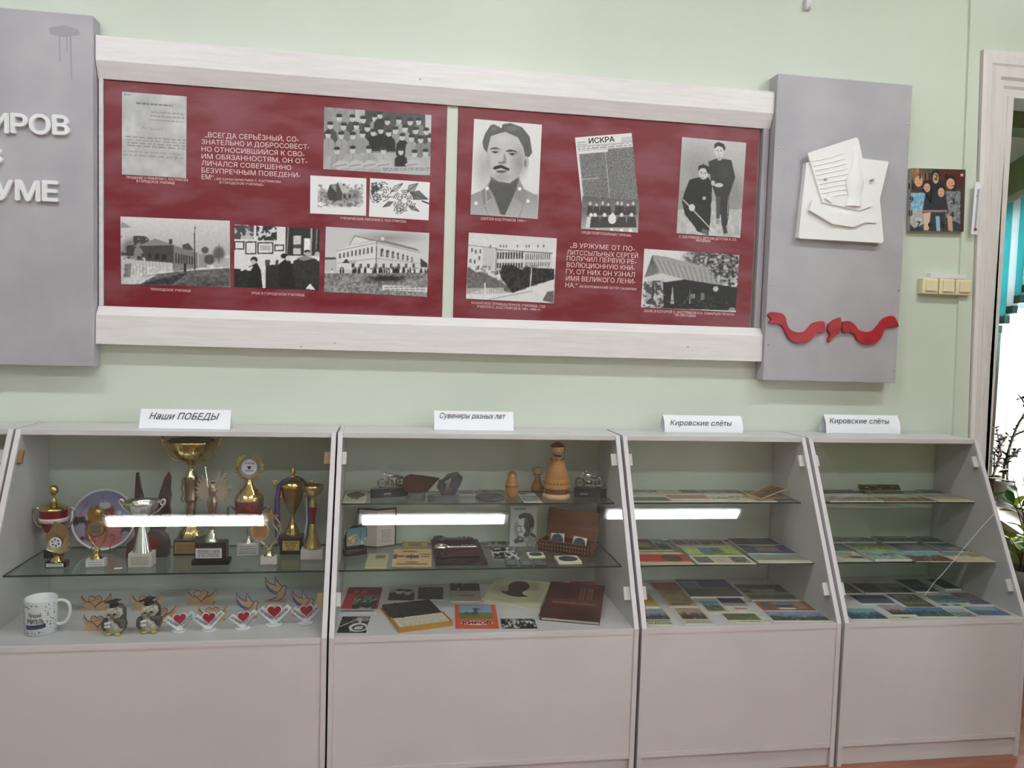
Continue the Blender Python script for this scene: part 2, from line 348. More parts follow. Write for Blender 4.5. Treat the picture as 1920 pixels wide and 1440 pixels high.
for k, (a, c) in enumerate([(-1.48, -3.17), (.40, -3.17), (2.39, -3.12), (-1.48, -1.35), (.40, -1.35), (2.39, -1.30)]):
    row = 'above the camera' if k < 3 else 'near the display wall'; w = ['left', 'middle', 'right'][k % 3]
    t = thing('ceiling_light', '%s long fluorescent ceiling light in the row %s' % (w, row), 'light', (a, c, CEIL), group='fluorescent ceiling lights')
    MB().box(-.6, .6, -.07, .07, -.03, 0).build('housing', 'paint_white', t)
    MB().box(-.565, .565, -.045, .045, -.05, -.0305).build('diffuser', 'tube_light', t)
# door casing: an old moulded frame, a little out of true
def cas(z): return 2.4115+(2.743-z)*.037, 2.545+(2.562-z)*.016       # outer and inner edge
b = MB(); PR = [(0, .0), (.0, .022), (.12, .03), (.30, .03), (.34, .022), (.42, .036), (.60, .036), (.66, .026), (.78, .026), (.84, .018), (1, .018), (1, 0)]
vs = []
for z in (0, 2.562): lo, hi = cas(z); vs += [(lo+(hi-lo)*u, -d, z+(1-u)*.181*(z > 0)) for u, d in PR]
vs += [(3.75-u*.12, -d, 2.743-u*.181) for u, d in PR]; vs += [(3.75-u*.12, -d, 0) for u, d in PR]; n = len(PR)
for s in range(3): b.add(vs, [(s*n+i, s*n+i+1, (s+1)*n+i+1, (s+1)*n+i) for i in range(n-1)])
b.box(2.548, DX0+.001, -.018, .14, 0, 2.56).box(DX1-.001, 3.63, -.018, .14, 0, 2.56).box(2.548, 3.63, -.0178, .139, DZ-.002, 2.575)
struct(b.build('door_1', 'casing_white'))
b = MB(); zz = [0, 3.24]; q = lambda z: (2.352+(2.944-z)*.026, cas(z)[0]-.003)
b.add([(q(0)[0], -.012, 0), (q(0)[1], -.012, 0), (q(3.24)[1], -.012, 3.24), (q(3.24)[0], -.012, 3.24), (q(0)[0], 0, 0), (q(0)[1], 0, 0), (q(3.24)[1], 0, 3.24), (q(3.24)[0], 0, 3.24)], [(0,1,2,3),(0,3,7,4),(1,5,6,2),(3,2,6,7),(0,4,5,1)])
struct(b.build('trim_1', 'wall_green'))
# the bright room beyond the doorway: its window wall runs away to the right, blinds and plants before it
def Mw(ang, P):
    M = Matrix.Rotation(ang, 4, 'Z'); M.translation = P; return M
WP = onY(1900, 700, 1.35); WA = Mw(math.radians(-24), Vector((WP.x, WP.y, 0)))     # local +y runs along the wall, +x out of the room
CB = 2.72
b = MB().box(0, .12, -3, -1.3, 0, CB).box(0, .12, .44, 4.5, 0, CB).box(0, .12, -1.3, .44, 0, .5).box(0, .12, -1.3, .44, 2.36, CB)
o = struct(b.build('wall_beyond', 'olive')); o.matrix_world = WA
window('window_3', -1.3, .44, .5, 2.36, .03, WA)
struct(MB().box(DX0-1.2, 7.4, .1405, 6.2, CB, CB+.05).build('ceiling_beyond', 'ceiling_white'))
struct(MB().box(DX0-1.1995, 7.39, .62, .78, onY(1888, 238, .62).z, CB-.0005).build('beam_beyond', 'olive'))
struct(MB().box(DX0-1.3, DX0-1.2, .14, 6.2, 0, CB).box(DX0-1.2, 7.4, 6.1, 6.2, 0, CB).build('wall_far', 'olive'))
t = thing('vertical_blind', 'white and teal vertical blind with stepped hem in the window beyond the doorway', 'blind', M=WA)
MB().box(-.13, -.08, -1.3, .42, 2.39, 2.43).build('head_rail', 'casing_white', t)
for k in range(14):
    y = -1.235+k*.125; z0 = 1.66-.45*y if y > -.8 else 2.02+.4*(y+.8)
    s = MB().box(-.105-.012, -.105+.012, y-.056, y+.056, z0, 2.395).build('slat', 'blind_teal' if k % 2 else 'blind_white', t, label='teal slat' if k % 2 else 'white slat')
    MB().box(-.105-.014, -.105+.014, y-.058, y+.058, z0-.045, z0-.0005).build('hem_weight', 'blind_weight', s)
# ------------------------------------------------------------------ the display cases
ZT, Z1, Z2, Z3 = 1.14, .5222, .690, .893; YT, YB = -.2191, -.5278; TH = .016
def case(x0, x1, shelves, label, clip='clip_white', pl=True):
    xm = (x0+x1)/2; t = thing('display_case', label, 'display case', (xm, -.27, 0), group='white glass fronted display cases along the wall'); L = (-xm, .27, 0)
    side = [(YB, 0), (YB, Z1), (YT, ZT), (-.006, ZT), (-.006, 0)]
    for a in (x0, x1-TH): MB().prism(side, a, a+TH, 'x').build('side_panel', 'laminate_white', t, loc=L)
    i0, i1 = x0+TH+.0004, x1-TH-.0004
    MB().box(i0, i1, YT+.001, -.008, ZT-.018, ZT-.001).build('top_panel', 'laminate_white', t, loc=L)
    MB().box(i0, i1, YB+.002, -.008, Z1-.018, Z1).build('display_floor', 'laminate_white', t, loc=L)
    MB().box(i0, i1, YB+.004, YB+.02, .088, Z1-.0188).build('front_panel', 'laminate_white', t, loc=L)
    MB().box(i0, i1, YB+.002, -.03, .071, .0875).build('base_board', 'laminate_white', t, loc=L)
    MB().box(i0, i1, YB+.012, YB+.028, .001, .0705).build('plinth', 'laminate_white', t, loc=L)
    k = .004; n = (k*.894, -k*.447); p0 = (YB+.0065, Z1+.0012); p1 = (YT-.0015, ZT-.0155)
    MB().prism([p0, p1, (p1[0]+n[0], p1[1]+n[1]), (p0[0]+n[0], p0[1]+n[1])], i0+.001, i1-.001, 'x').build('glass_pane', 'pane_glass', t, loc=L)
    for z in shelves:
        yf = onZ(650, 1069 if z == Z2 else 944, z).y; b = MB(); V = [(i0, yf, z-.006), (i1, yf, z-.006), (i1, -.02, z-.006), (i0, -.02, z-.006), (i0, yf, z), (i1, yf, z), (i1, -.02, z), (i0, -.02, z)]
        b.add(V, [(0, 3, 2, 1), (4, 5, 6, 7)], 0).add(V, [(0, 1, 5, 4), (1, 2, 6, 5), (2, 3, 7, 6), (3, 0, 4, 7)], 1)
        b.build('glass_shelf', ['shelf_glass', 'glass_edge'], t, loc=L)
        for a, s in ((i0, 1), (i1, -1)):
            for yy in (-.06, yf+.04): MB().tube([(a, yy, z-.0095), (a+s*.012, yy, z-.0095)], .003).build('shelf_pin', 'steel', t, loc=L)
    for z in (.625, 1.055):
        y = YB+(z-Z1)*.5+.014
        for a, s in ((i0, 1), (i1, -1)):
            b = MB(); dy, dz = .5*.02, .02; w = .021 if s < 0 else .015
            c = [(y-dy, z-dz), (y+dy, z+dz), (y+dy+.009, z+dz-.0045), (y-dy+.009, z-dz-.0045)]
            b.prism(c, min(a, a+s*w), max(a, a+s*w), 'x').build('glass_clip', clip, t, loc=L)
    return t
case(-2.245, -1.2135, [Z2], 'white display case cut off at the left edge of the photo')
case(-1.2057, -.1698, [Z2], 'white display case full of trophies under a paper sign', 'clip_brown')
case(-.1631, .8607, [Z2, Z3], 'white display case of assorted souvenirs, beside the trophy case')
case(.8722, 1.6021, [Z2, Z3], 'white display case of colourful booklets, between the souvenir case and the end case')
t = case(1.6158, 2.3438, [Z2, Z3], 'white display case of booklets at the right end beside the doorway')
def onS(px, py):
    n = Vector((0, -(ZT-Z1), YT-YB)).normalized(); d = Vector(ray(px, py)); P0 = Vector((0, YB+.0045, Z1)); C0 = Vector(CO); return C0+d*(n.dot(P0-C0)/n.dot(d))
MB().tube([onS(x, y)-t.location for x, y in ((1863, 964), (1835, 995), (1800, 1037), (1768, 1075), (1752, 1092), (1734, 1116))], .0006, n=6).build('pane_line', 'paper_white', t, label='long thin pale line across the glass pane')  # thin pale line running diagonally over the pane
# folded paper signs on the case tops
def tent(name, label, xl, xr, py, hpx, text, tx, bold=0., bulge=0., tz=.62, th=.011):
    A = onZ(xl, py, ZT); B = onZ(xr, py, ZT); B.y = A.y; w = (B-A).length; h = hpx*mpp(A); d = .055
    t = thing(name, label, 'sign', A); pr = []; N = 8
    for i in range(N+1): u = i/N; pr.append((u*d*.5-bulge*math.sin(PI*u), u*h))
    for i in range(1, N+1): u = 1-i/N; pr.append((d-u*d*.5+bulge*math.sin(PI*u), u*h))
    out = pr+[(p[0]+(.0006 if p[0] < d/2 else -.0006), p[1]-.0006) for p in pr[::-1]]
    vs = [(a, y, z) for a in (0, w) for y, z in out]; n = len(out); m = len(pr)
    b = MB().add(vs, [(i, n+i, n+(i+1) % n, (i+1) % n) for i in range(n)]+[(n-1-i, i, i+1, n-2-i) for i in range(m-1)]+[(n+i, n+n-1-i, n+n-2-i, n+i+1) for i in range(m-1)])
    b.build('card', 'paper_white', t)
    yy = [(u/40*d*.5-bulge*math.sin(PI*u/40), u/40*h) for u in range(41)]
    vsg, fsg = glyphs(text, .32, bold); x0, x1 = vsg[:, 0].min(), vsg[:, 0].max(); kx = (tx[1]-tx[0])*w/(x1-x0); q = []
    for v in vsg:
        z = tz*h+v[1]*th/CAP; u = z/h; q.append(((v[0]-x0)*kx+tx[0]*w, u*d*.5-bulge*math.sin(PI*u)-.0016-max(0, v[2])*.0003, z))
    MB().add(q, fsg).build('lettering', 'ink_black', t, label='dark italic lettering')
    return t
tent('tent_sign', 'folded paper sign with dark italic words standing on the trophy case', 260, 434, 803, 35.5, 'Наши ПОБЕДЫ', (.10, .87), 0., th=.0225, tz=.48)
tent('tent_sign', 'folded paper sign with dark italic words standing on the souvenir case', 814, 961, 806, 35, 'Сувениры разных лет', (.07, .9), 0., th=.0195, tz=.62)
tent('tent_sign', 'folded paper sign on the case between the souvenir case and the end case', 1246, 1387, 810, 31, 'Кировские слёты', (.07, .86), 0., .009, th=.02, tz=.42)
tent('tent_sign', 'folded paper sign on the right end case beside the doorway', 1549, 1680, 812, 34, 'Кировские слёты', (.05, .86), 0., .009, th=.02, tz=.55)
# ------------------------------------------------------------------ the wall display
def world_mb(name, mats, b, label, cat, group=None):
    o = b.build(name, mats); return tag(o, label, cat, group)
BX0, BX1 = -1.0145, 1.489
def beam(z0, z1, up, label):
    b = MB(); N = 60; pr = [(0, z0), (-.055, z0), (-.055, z1), (0, z1)]
    if up: pr = [(0, z0-.054), (-.028, z0-.054), (-.055, z0), (-.055, z1), (0, z1)]
    else: pr = [(0, z0), (-.055, z0), (-.055, z1), (-.028, z1+.032), (0, z1+.032)]
    b.prism(pr, BX0, BX1, 'x'); t = thing('wooden_beam', label, 'beam', ((BX0+BX1)/2, 0, z0)); L = (-(BX0+BX1)/2, 0, -z0)
    b.build('board', 'paint_white', t, loc=L); return t, L
t, L = beam(2.405, 2.489, True, 'white painted wooden beam along the top of the red panels')
P = onY(788, 148, -.055); MB().ball((P.x, -.0545, P.z), .004).build('nail', 'steel', t, loc=L)
t, L = beam(1.4254, 1.528, False, 'white painted rough wooden beam along the bottom of the red panels')
for px, py in ((565, 650), (1290, 650), (628, 643)): P = onY(px, py, -.055); MB().ball((P.x, -.054, P.z), .0035).build('nail', 'paint_grey', t, loc=L)
tag(MB().box(-1.012, -.999, -.03, 0, 1.561, 2.3505).build('batten', 'paint_white'), 'thin white upright batten at the left edge of the red panels', 'batten')
tag(MB().box(1.462, 1.4855, -.03, 0, 1.561, 2.3505).build('batten', 'paint_grey'), 'grey upright batten between the red panel and the grey panel with the relief', 'batten')
tag(MB().box(.2045, .2465, -.014, 0, 1.561, 2.3505).build('batten', 'wall_green'), 'pale green upright batten between the two red panels', 'batten')
RY = -.020
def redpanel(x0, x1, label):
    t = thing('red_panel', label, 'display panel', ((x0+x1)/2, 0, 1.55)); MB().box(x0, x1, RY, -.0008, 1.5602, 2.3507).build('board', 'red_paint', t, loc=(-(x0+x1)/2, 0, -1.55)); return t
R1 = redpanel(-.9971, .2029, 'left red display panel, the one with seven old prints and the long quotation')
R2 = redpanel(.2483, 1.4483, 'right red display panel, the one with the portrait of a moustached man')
def lines(parent, name, rows, y, mt, bold=0., ext=.0004):
    """lines of lettering: (text, (left px), (right px), cap height in px) on the plane Y = y"""
    b = MB(); L = parent.matrix_world if False else Matrix.Translation(parent.location)
    for body, A, B, hp in rows:
        P, Q = onY(*A, y), onY(*B, y); u = (Q-P); w = u.length; u /= w; n = Vector((0, -1, 0)); v = n.cross(u); M = Matrix.Identity(4)
        for i in range(3): M[i][0], M[i][1], M[i][2], M[i][3] = u[i], v[i], n[i], P[i]
        b.text(body, w, hp*mpp(P), ext=ext, bold=bold, M=L.inverted() @ M)
    return b.build(name, mt, parent)
lines(R1, 'quotation', [('„ВСЕГДА СЕРЬЁЗНЫЙ, СО-', (384, 257), (560, 266), 9.3), ('ЗНАТЕЛЬНО И ДОБРОСОВЕСТ-', (378, 270), (580, 280), 9), ('НО ОТНОСИВШИЙСЯ К СВО-', (378, 283.5), (571, 293.5), 9), ('ИМ ОБЯЗАННОСТЯМ, ОН ОТ-', (378, 297), (576, 307), 9), ('ЛИЧАЛСЯ СОВЕРШЕННО', (378, 310), (546, 319), 9), ('БЕЗУПРЕЧНЫМ ПОВЕДЕНИ-', (378, 323.5), (563, 333), 9), ('ЕМ“.', (378, 335.8), (403, 337.2), 9), ('/ИЗ ХАРАКТЕРИСТИКИ С. КОСТРИКОВА', (405, 337.5), (527, 343), 4.2), ('В ГОРОДСКОМ УЧИЛИЩЕ./', (412, 344), (495, 348.5), 4.2)], RY, 'paint_pink')
def cap(par, *rows): lines(par, 'caption', [(a, b, c, 4.6) for a, b, c in rows], RY, 'paint_pink')
cap(R1, ('ПРОШЕНИЕ О ПРИНЯТИИ С. КОСТРИКОВА', (237, 334.5), (353, 340)), ('В ГОРОДСКОЕ УЧИЛИЩЕ', (256, 341.5), (328, 345.5)))
cap(R1, ('ПРИХОДСКОЕ УЧИЛИЩЕ', (283, 544.5), (358, 547.5))); cap(R1, ('УРОК В ГОРОДСКОМ УЧИЛИЩЕ', (471, 551.5), (571, 555.5)))
cap(R1, ('УЧЕНИЧЕСКИЕ РИСУНКИ С. КОСТРИКОВА', (638, 411), (761.7, 417.5)))
lines(R2, 'quotation', [('„В УРЖУМЕ ОТ ПО-', (1069, 464), (1190, 471), 9), ('ЛИТССЫЛЬНЫХ СЕРГЕЙ', (1063, 477.5), (1196, 484), 9), ('ПОЛУЧИЛ ПЕРВУЮ РЕ-', (1062.5, 488.5), (1192.5, 495), 9), ('ВОЛЮЦИОННУЮ КНИ-', (1062.5, 500.5), (1190, 507), 9), ('ГУ, ОТ НИХ ОН УЗНАЛ', (1061, 513), (1190, 519.5), 9), ('ИМЯ ВЕЛИКОГО ЛЕНИ-', (1061, 526), (1191, 532), 9), ('НА.“', (1060, 538.5), (1083, 539.5), 9), ('/ИЗ ВОСПОМИНАНИЙ СЕСТЁР С.М.КИРОВА/', (1086, 539), (1194, 544.5), 4.4)], RY, 'paint_pink')
cap(R2, ('СЕРГЕЙ КОСТРИКОВ 1904 г', (901.7, 412), (986, 416.5))); cap(R2, ('СРЕДИ ПОЛИТССЫЛЬНЫХ Г.УРЖУМА.', (1090, 437.8), (1184, 444)))
cap(R2, ('С. КОСТРИКОВ С ДРУГОМ ДЕТСТВА А. СА-', (1273, 446), (1381, 451.8)), ('МАРЦЕВЫМ', (1305, 452.8), (1331, 454.2)))
cap(R2, ('КАЗАНСКОЕ ПРОМЫШЛЕННОЕ УЧИЛИЩЕ, ГДЕ', (884, 569.5), (1022.5, 577)), ('УЧИЛСЯ С. КОСТРИКОВ В 1901–1904 гг.', (894, 576.5), (1014, 583)))
cap(R2, ('БАНЯ, В КОТОРОЙ С. КОСТРИКОВ И А. САМАРЦЕВ ПЕЧАТА-', (1208, 585), (1377.5, 592)), ('ЛИ ЛИСТОВКИ', (1265, 592.8), (1304, 594.6)))
# grey panels
def slab(name, x0, x1, z0, z1, label):
    t = thing(name, label, 'display panel', ((x0+x1)/2, 0, z0)); o = MB().box(x0, x1, -.07, -.0005, z0, z1, b=.003).build('board', 'paint_grey', t, loc=(-(x0+x1)/2, 0, -z0)); return t
GL = slab('grey_panel', -1.72, -1.0165, 1.345, 2.548, 'grey display panel with raised white letters at the left edge')
GR = slab('grey_panel', 1.4905, 2.0705, 1.3515, 2.555, 'grey display panel with a white relief and red ribbons')
b = MB()      # dried paint runs near its top corner
def stn(px, py): P = onY(px, py, -.07); return (P.x+1.36825, P.z-1.345)
for q in ([(92, 52), (120, 47), (148, 56), (150, 66), (118, 70), (94, 64)], [(110, 68), (113, 68), (114, 115), (111, 116)], [(124, 68), (127, 68), (127, 98), (125, 99)], [(130, 68), (134, 68), (136, 148), (133, 149)]): b.prism([stn(*p) for p in q], -.0702, -.0698)
b.build('paint_run', 'grey_stain', GL)
def letters(rows):
    for body, A, B, hp in rows:
        P, Q = onY(*A, -.07), onY(*B, -.07); x = P.x; tot = Q.x-P.x; adv = []
        for ch in body: v, f = glyphs(ch, 0, 0.); adv.append(v[:, 0].max()-v[:, 0].min())
        gap = .1; k = tot/(sum(adv)+gap*(len(body)-1))
        for ch, a in zip(body, adv):
            M = Matrix(((1, 0, 0, x+1.36825), (0, 0, -1, -.07), (0, 1, 0, P.z+(Q.z-P.z)*(x-P.x)/tot-1.345), (0, 0, 0, 1)))
            MB().text(ch, a*k, hp*mpp(P), ext=.012, bold=.04, M=M).build('letter', 'letter_white', GL); x += (a+gap)*k
letters([('КИРОВ', (-54, 247), (131, 253.5), 35), ('В', (-34, 306), (6, 308), 30), ('УРЖУМЕ', (-150, 371), (110, 377.5), 37)])
CV = lambda x, y: (1400+x/2.322, 100+y/2.322)
for x, y in ((140, 413), (102, 1006), (94, 1268), (702, 309), (660, 1031), (643, 1410), (641, 1380)):
    P = onY(*CV(x, y), -.07); MB().ball((P.x-1.7805, -.0695, P.z-1.3515), .0045, sc=(1, .5, 1)).build('screw', 'steel', GR)
def cvp(pts, Y): return [(q.x, q.z) for q in (onY(*CV(*p), Y) for p in pts)]
t = thing('plaster_relief', 'white plaster relief of papers and a bottle on the grey panel', 'relief', onY(*CV(400, 815), -.07))
def rel(name, pts, d0, d1, mt='plaster_white', bev=.0):
    if name == 'swag':      # flowing edges
        N = len(pts); q = []
        for i in range(N):
            a, p, c, d = (np.array(pts[(i+j) % N], float) for j in (-1, 0, 1, 2))
            for j in range(4): u = j/4; q.append(tuple(.5*(2*p+(c-a)*u+(2*a-5*p+4*c-d)*u*u+(3*p-a-3*c+d)*u**3)))
        pts = q
    b = MB().prism(cvp(pts, -.0705), -.0703-d0, -.0703-d1); return b.build(name, mt, t, loc=-t.location)
rel('slab', [(245, 482), (210, 803), (216, 809), (572, 829), (578, 818), (562, 640), (600, 478), (482, 463), (470, 500), (300, 470)], 0, .028)
o = rel('sheet', [(245, 442), (455, 375), (465, 385), (525, 670), (470, 690), (310, 655), (262, 500)], .0285, .036)
for k in range(9):
    x0, y0 = 285+k*6, 470+k*20; MB().tube([(*q[:1], -.107, q[1]) for q in cvp([(x0, y0), (x0+70, y0-14), (x0+135, y0-34+k*2)], -.107)], .0022).build('text_ridge', 'plaster_white', o, loc=None).matrix_local = Matrix.Identity(4)
bot = MB(); c = onY(*CV(447, 560), -.07); k = mpp(c)/2.322
bot.lathe([(r*k, (670-y)*k) for r, y in ((36, 672), (34, 640), (26, 632), (40, 600), (43, 575), (36, 540), (20, 505), (14, 460), (17, 420), (13, 415))], 20, sy=.32)
bot.build('bottle', 'plaster_white', t, loc=Vector((c.x, -.107, onY(*CV(447, 670), -.07).z))-t.location)
rel('scroll', [(262, 645), (375, 708), (385, 720), (372, 752), (350, 750), (250, 690)], .0285, .043)
rel('scroll_fold', [(318, 640), (335, 618), (355, 640), (345, 658)], .0362, .042)
rel('quill', [(385, 700), (480, 698), (500, 738), (440, 762), (375, 752)], .0286, .040); rel('quill', [(490, 735), (545, 738), (545, 744), (490, 741)], .0286, .034)
for x, y in ((345, 547), (548, 552), (474, 646)): P = onY(*CV(x, y), -.11); MB().tube([(P.x, -.099, P.z), (P.x, -.115, P.z)], .005).build('screw', 'steel', t, loc=-t.location)
t = thing('ribbon_ornament', 'broken red ribbon ornament fixed low on the grey panel', 'ornament', onY(*CV(370, 1262), -.07))
rel('swag', [(88, 1140), (100, 1128), (118, 1127), (150, 1134), (164, 1152), (170, 1178), (182, 1200), (210, 1214), (245, 1212), (264, 1196), (282, 1176), (312, 1167), (333, 1172), (332, 1215), (305, 1214), (290, 1228), (266, 1252), (225, 1261), (190, 1252), (170, 1228), (158, 1200), (140, 1180), (112, 1176), (92, 1172), (104, 1158)], 0, .012, 'ribbon_red')
rel('knot', [(402, 1150), (407, 1190), (392, 1222), (365, 1240), (354, 1258), (346, 1250), (358, 1225), (345, 1205), (350, 1180), (375, 1160)], 0, .014, 'ribbon_red')
rel('swag', [(415, 1170), (445, 1168), (468, 1186), (482, 1204), (515, 1213), (545, 1206), (566, 1184), (584, 1160), (605, 1147), (635, 1146), (655, 1188), (640, 1190), (610, 1190), (595, 1200), (578, 1238), (550, 1262), (508, 1264), (478, 1250), (462, 1222), (440, 1214), (414, 1215)], 0, .012, 'ribbon_red')
# switches, trunking, thermometer, wall hook
for k, (a, c) in enumerate(((1722, 1750), (1754, 1780), (1784, 1811))):
    P, Q = onY(a, 549+k, 0), onY(c, 549+k, -.03); x = 2.1955+k*.0775; z = 1.7255
    s = thing('light_switch', ['cream light switch nearest the grey panel, in a row of three', 'cream light switch in the middle of the row of three', 'cream light switch nearest the door frame, in a row of three'][k], 'light switch', (x+.0365, 0, z), group='cream light switches by the doorway')
    MB().box(-.0365, .0365, -.034, 0, 0, .066, b=.005).build('housing', 'ivory', s); MB().box(-.0235, .0265, -.0405, -.0335, .012, .058, b=.002).build('rocker', 'ivory', s)
tag(MB().box(2.235, 2.40, -.028, 0, 1.7925, 1.812, b=.002).build('cable_trunking', 'paint_white'), 'short white cable duct above the three light switches', 'cable duct')
P = onY(1517, 14, -.02); t = thing('wall_hook', 'small white wall hook high above the beam', 'hook', (P.x, 0, P.z)); MB().box(-.012, .012, -.02, 0, -.005, .05, b=.003).build('plate', 'paint_white', t); MB().tube([(0, -.019, .0), (0, -.03, -.004), (0, -.03, .01)], .004).build('prong', 'paint_white', t)
A, B2 = onY(1836, 341, -.045), onY(1828, 439, -.045); t = thing('thermometer', 'narrow white thermometer on the door frame', 'thermometer', (B2.x, -.037, B2.z)); hh = (A.z-B2.z); tl = (A.x-B2.x)/hh
def sk(b, name, m, lab=None):
    b.v = [(x+tl*z, y, z) for x, y, z in b.v]; return b.build(name, m, t, label=lab)
sk(MB().box(-.0145, .0145, -.005, 0, 0, hh, b=.002), 'scale_plate', 'paper_white'); sk(MB().tube([(0, -.008, .02), (0, -.008, hh*.86)], .0025), 'tube', 'steel'); sk(MB().ball((0, -.009, .02), .006), 'bulb', 'therm_red')
sk(MB().text('20', .011, .007, M=Matrix(((1, 0, 0, -.006), (0, 0, -1, -.0055), (0, 1, 0, hh*.72), (0, 0, 0, 1)))), 'numerals', 'ink_black')
b = MB()
for k in range(26): b.box(.004, .010 if k % 5 else .0125, -.0056, -.0049, .04+k*hh*.027, .0406+k*hh*.027)
sk(b, 'scale_marks', 'ink_black')
# ------------------------------------------------------------------ pictures glued to the red panels
GP = 'old black and white pictures on the red panels'
def pin(name, label, TL, TR, BL, art, edge='e4e1da', dz=0., group=GP, cat='photograph'):
    M, w, h = frame3(onY(*TL, RY-.0005-dz), onY(*TR, RY-.0005-dz), onY(*BL, RY-.0005-dz)); o = sheet(name, art, w, h, .0012, M=M, edge=edge); return tag(o, label, cat, group), w, h
def A6(x, y): return lambda px, py: ((px-x)*6, (py-y)*6)
def mapped(w, h, bg, crop, k, TL, TR, BL):
    f = lambda p: ((p[0]-crop[0])*k, (p[1]-crop[1])*k); return Art(w, h, bg, (f(TL), f(TR), f(BL)))
# document
q = ((229, 172), (350, 181), (229, 327)); a = Art(96, 120, .74); a.noise(0, 0, 1, 1, .1, 6, 8, 3)
a.scribble(.22, .11, .78, .15, 1, .3, 1); a.scribble(.42, .2, .97, .34, 3, .5, 2, .6); a.scribble(.05, .52, .98, .66, 4, .42, 3, .55); a.scribble(.02, .69, .95, .78, 2, .5, 4, .5); a.scribble(.03, .02, .14, .05, 1, .4, 5)
o, w, h = pin('document', 'old petition sheet with faded handwriting, top left on the red panel', *q, a, cat='document')
MB().text('ПРОШЕНIЕ', w*.33, .009, w*.31, h*.56, .0012, ext=.0002).build('heading', 'pewter', o)
# class photograph
q = ((608, 201), (809, 216), (604.5, 317)); a = mapped(170, 100, .42, (560, 180), 6, *q); R = random.Random(3)
a.rect(280, 100, 620, 400, .58); a.rect(630, 100, 740, 420, .7); a.rect(740, 100, 1420, 400, .3); a.rect(1420, 150, 1500, 420, .75); a.rect(260, 640, 1500, 900, .66); a.noise(0, 0, 2000, 2000, .08, 20, 12, 5)
rows = [[(455, 245), (600, 250), (720, 265), (850, 245), (908, 215), (990, 285), (1120, 275), (1248, 290), (1343, 285)], [(355, 330), (503, 340), (645, 335), (765, 360), (830, 410), (915, 385), (1080, 385), (1190, 365), (1310, 390), (1430, 400)], [(330, 430), (475, 440), (605, 445), (712, 430), (1005, 415), (1158, 460), (1263, 475), (1365, 490), (1475, 480)], [(425, 610), (600, 600), (780, 600), (945, 615), (1140, 625), (1295, 650), (1420, 640)]]
for r, row in enumerate(rows):
    for i, (x, y) in enumerate(row):
        dk = R.choice([.5, .58, .2, .62, .3]) if r < 3 else R.choice([.62, .7, .66])
        if (r, i) in ((1, 4), (2, 4), (2, 5), (1, 5), (3, 4)): dk = .13
        a.poly([(x-24, y+35), (x+24, y+35), (x+68, y+85), (x+76, y+210), (x-76, y+210), (x-68, y+85)], dk); a.line(x, y+50, x+4, y+170, 6, dk-.12)
        a.ell(x, y+8, 29, 38, .8); a.ell(x, y-22, 34, 20, .2); a.rect(x-30, y-14, x+30, y-4, .12); a.rect(x-16, y+8, x-6, y+13, .45); a.rect(x+6, y+8, x+16, y+13, .45); a.rect(x-9, y+26, x+9, y+30, .5)
for x in (480, 640, 800, 960, 1290): a.poly([(x-110, 780), (x-30, 720), (x+70, 740), (x+80, 800), (x-40, 830)], .74); a.line(x-80, 790, x+50, 770, 8, .45)
a.rect(905, 800, 1500, 900, .72); a.scribble(925, 812, 1460, 850, 2, .35, 8)
pin('photograph', 'wide group photograph of uniformed schoolboys in peaked caps', *q, a)
# two drawings
q = ((582, 329), (687, 334.5), (581, 400)); a = mapped(90, 62, .91, (560, 180), 6, *q)
a.ell(470, 1150, 260, 120, .62, .8, .8); a.poly([(215, 1130), (330, 1100), (720, 1130), (700, 1200), (560, 1250), (280, 1210)], .58, .6); a.ell(270, 1090, 65, 60, .5, .7, .5); a.ell(640, 1100, 80, 75, .45, .8, .6)
a.poly([(320, 1090), (350, 1000), (420, 1040), (450, 1085), (420, 1185), (335, 1170)], .25); a.poly([(350, 1000), (430, 990), (480, 1090), (425, 1090)], .6); a.poly([(420, 1020), (433, 970), (490, 1090), (480, 1170), (425, 1180)], .3)
a.poly([(433, 970), (560, 1010), (605, 1090), (490, 1095)], .74); a.poly([(490, 1095), (605, 1090), (600, 1180), (480, 1170)], .55); a.rect(500, 1110, 525, 1150, .2); a.rect(560, 1110, 585, 1150, .2); a.rect(495, 990, 520, 1015, .35)
a.line(330, 1210, 700, 1240, 10, .5, .6); a.blot(215, 1000, 720, 1250, .3, .62, 30, 22, 4, .6)
pin('drawing', 'pencil drawing of a small cottage among trees', *q, a, cat='drawing')
q = ((694, 334), (806, 342), (692.5, 406)); a = mapped(100, 64, .91, (560, 180), 6, *q); R = random.Random(5)
def rose(cx, cy, r, rings):
    for k in range(rings):
        rr = r*(1-k/rings*.85); ph = R.random()*6
        for j in range(6): t = ph+j*1.05; a.path([(cx+rr*math.cos(t+u*.32)*1.1*(1+.12*math.sin(3*u)), cy+rr*math.sin(t+u*.32)) for u in range(3)], 9, .3)
    for j in range(8): t = j*.8; a.line(cx+r*.3*math.cos(t), cy+r*.3*math.sin(t), cx+r*.62*math.cos(t+.2), cy+r*.62*math.sin(t+.2), 8, .35)
def leaf(x0, y0, x1, y1, wd, g):
    dx, dy = x1-x0, y1-y0; L = math.hypot(dx, dy); nx, ny = -dy/L*wd, dx/L*wd
    a.poly([(x0, y0), (x0+dx*.35+nx, y0+dy*.35+ny), (x1, y1), (x0+dx*.4-nx, y0+dy*.4-ny)], g); a.line(x0, y0, x1, y1, 7, .2); a.path([(x0, y0), (x0+dx*.35+nx, y0+dy*.35+ny), (x1, y1), (x0+dx*.4-nx, y0+dy*.4-ny), (x0, y0)], 6, .25)
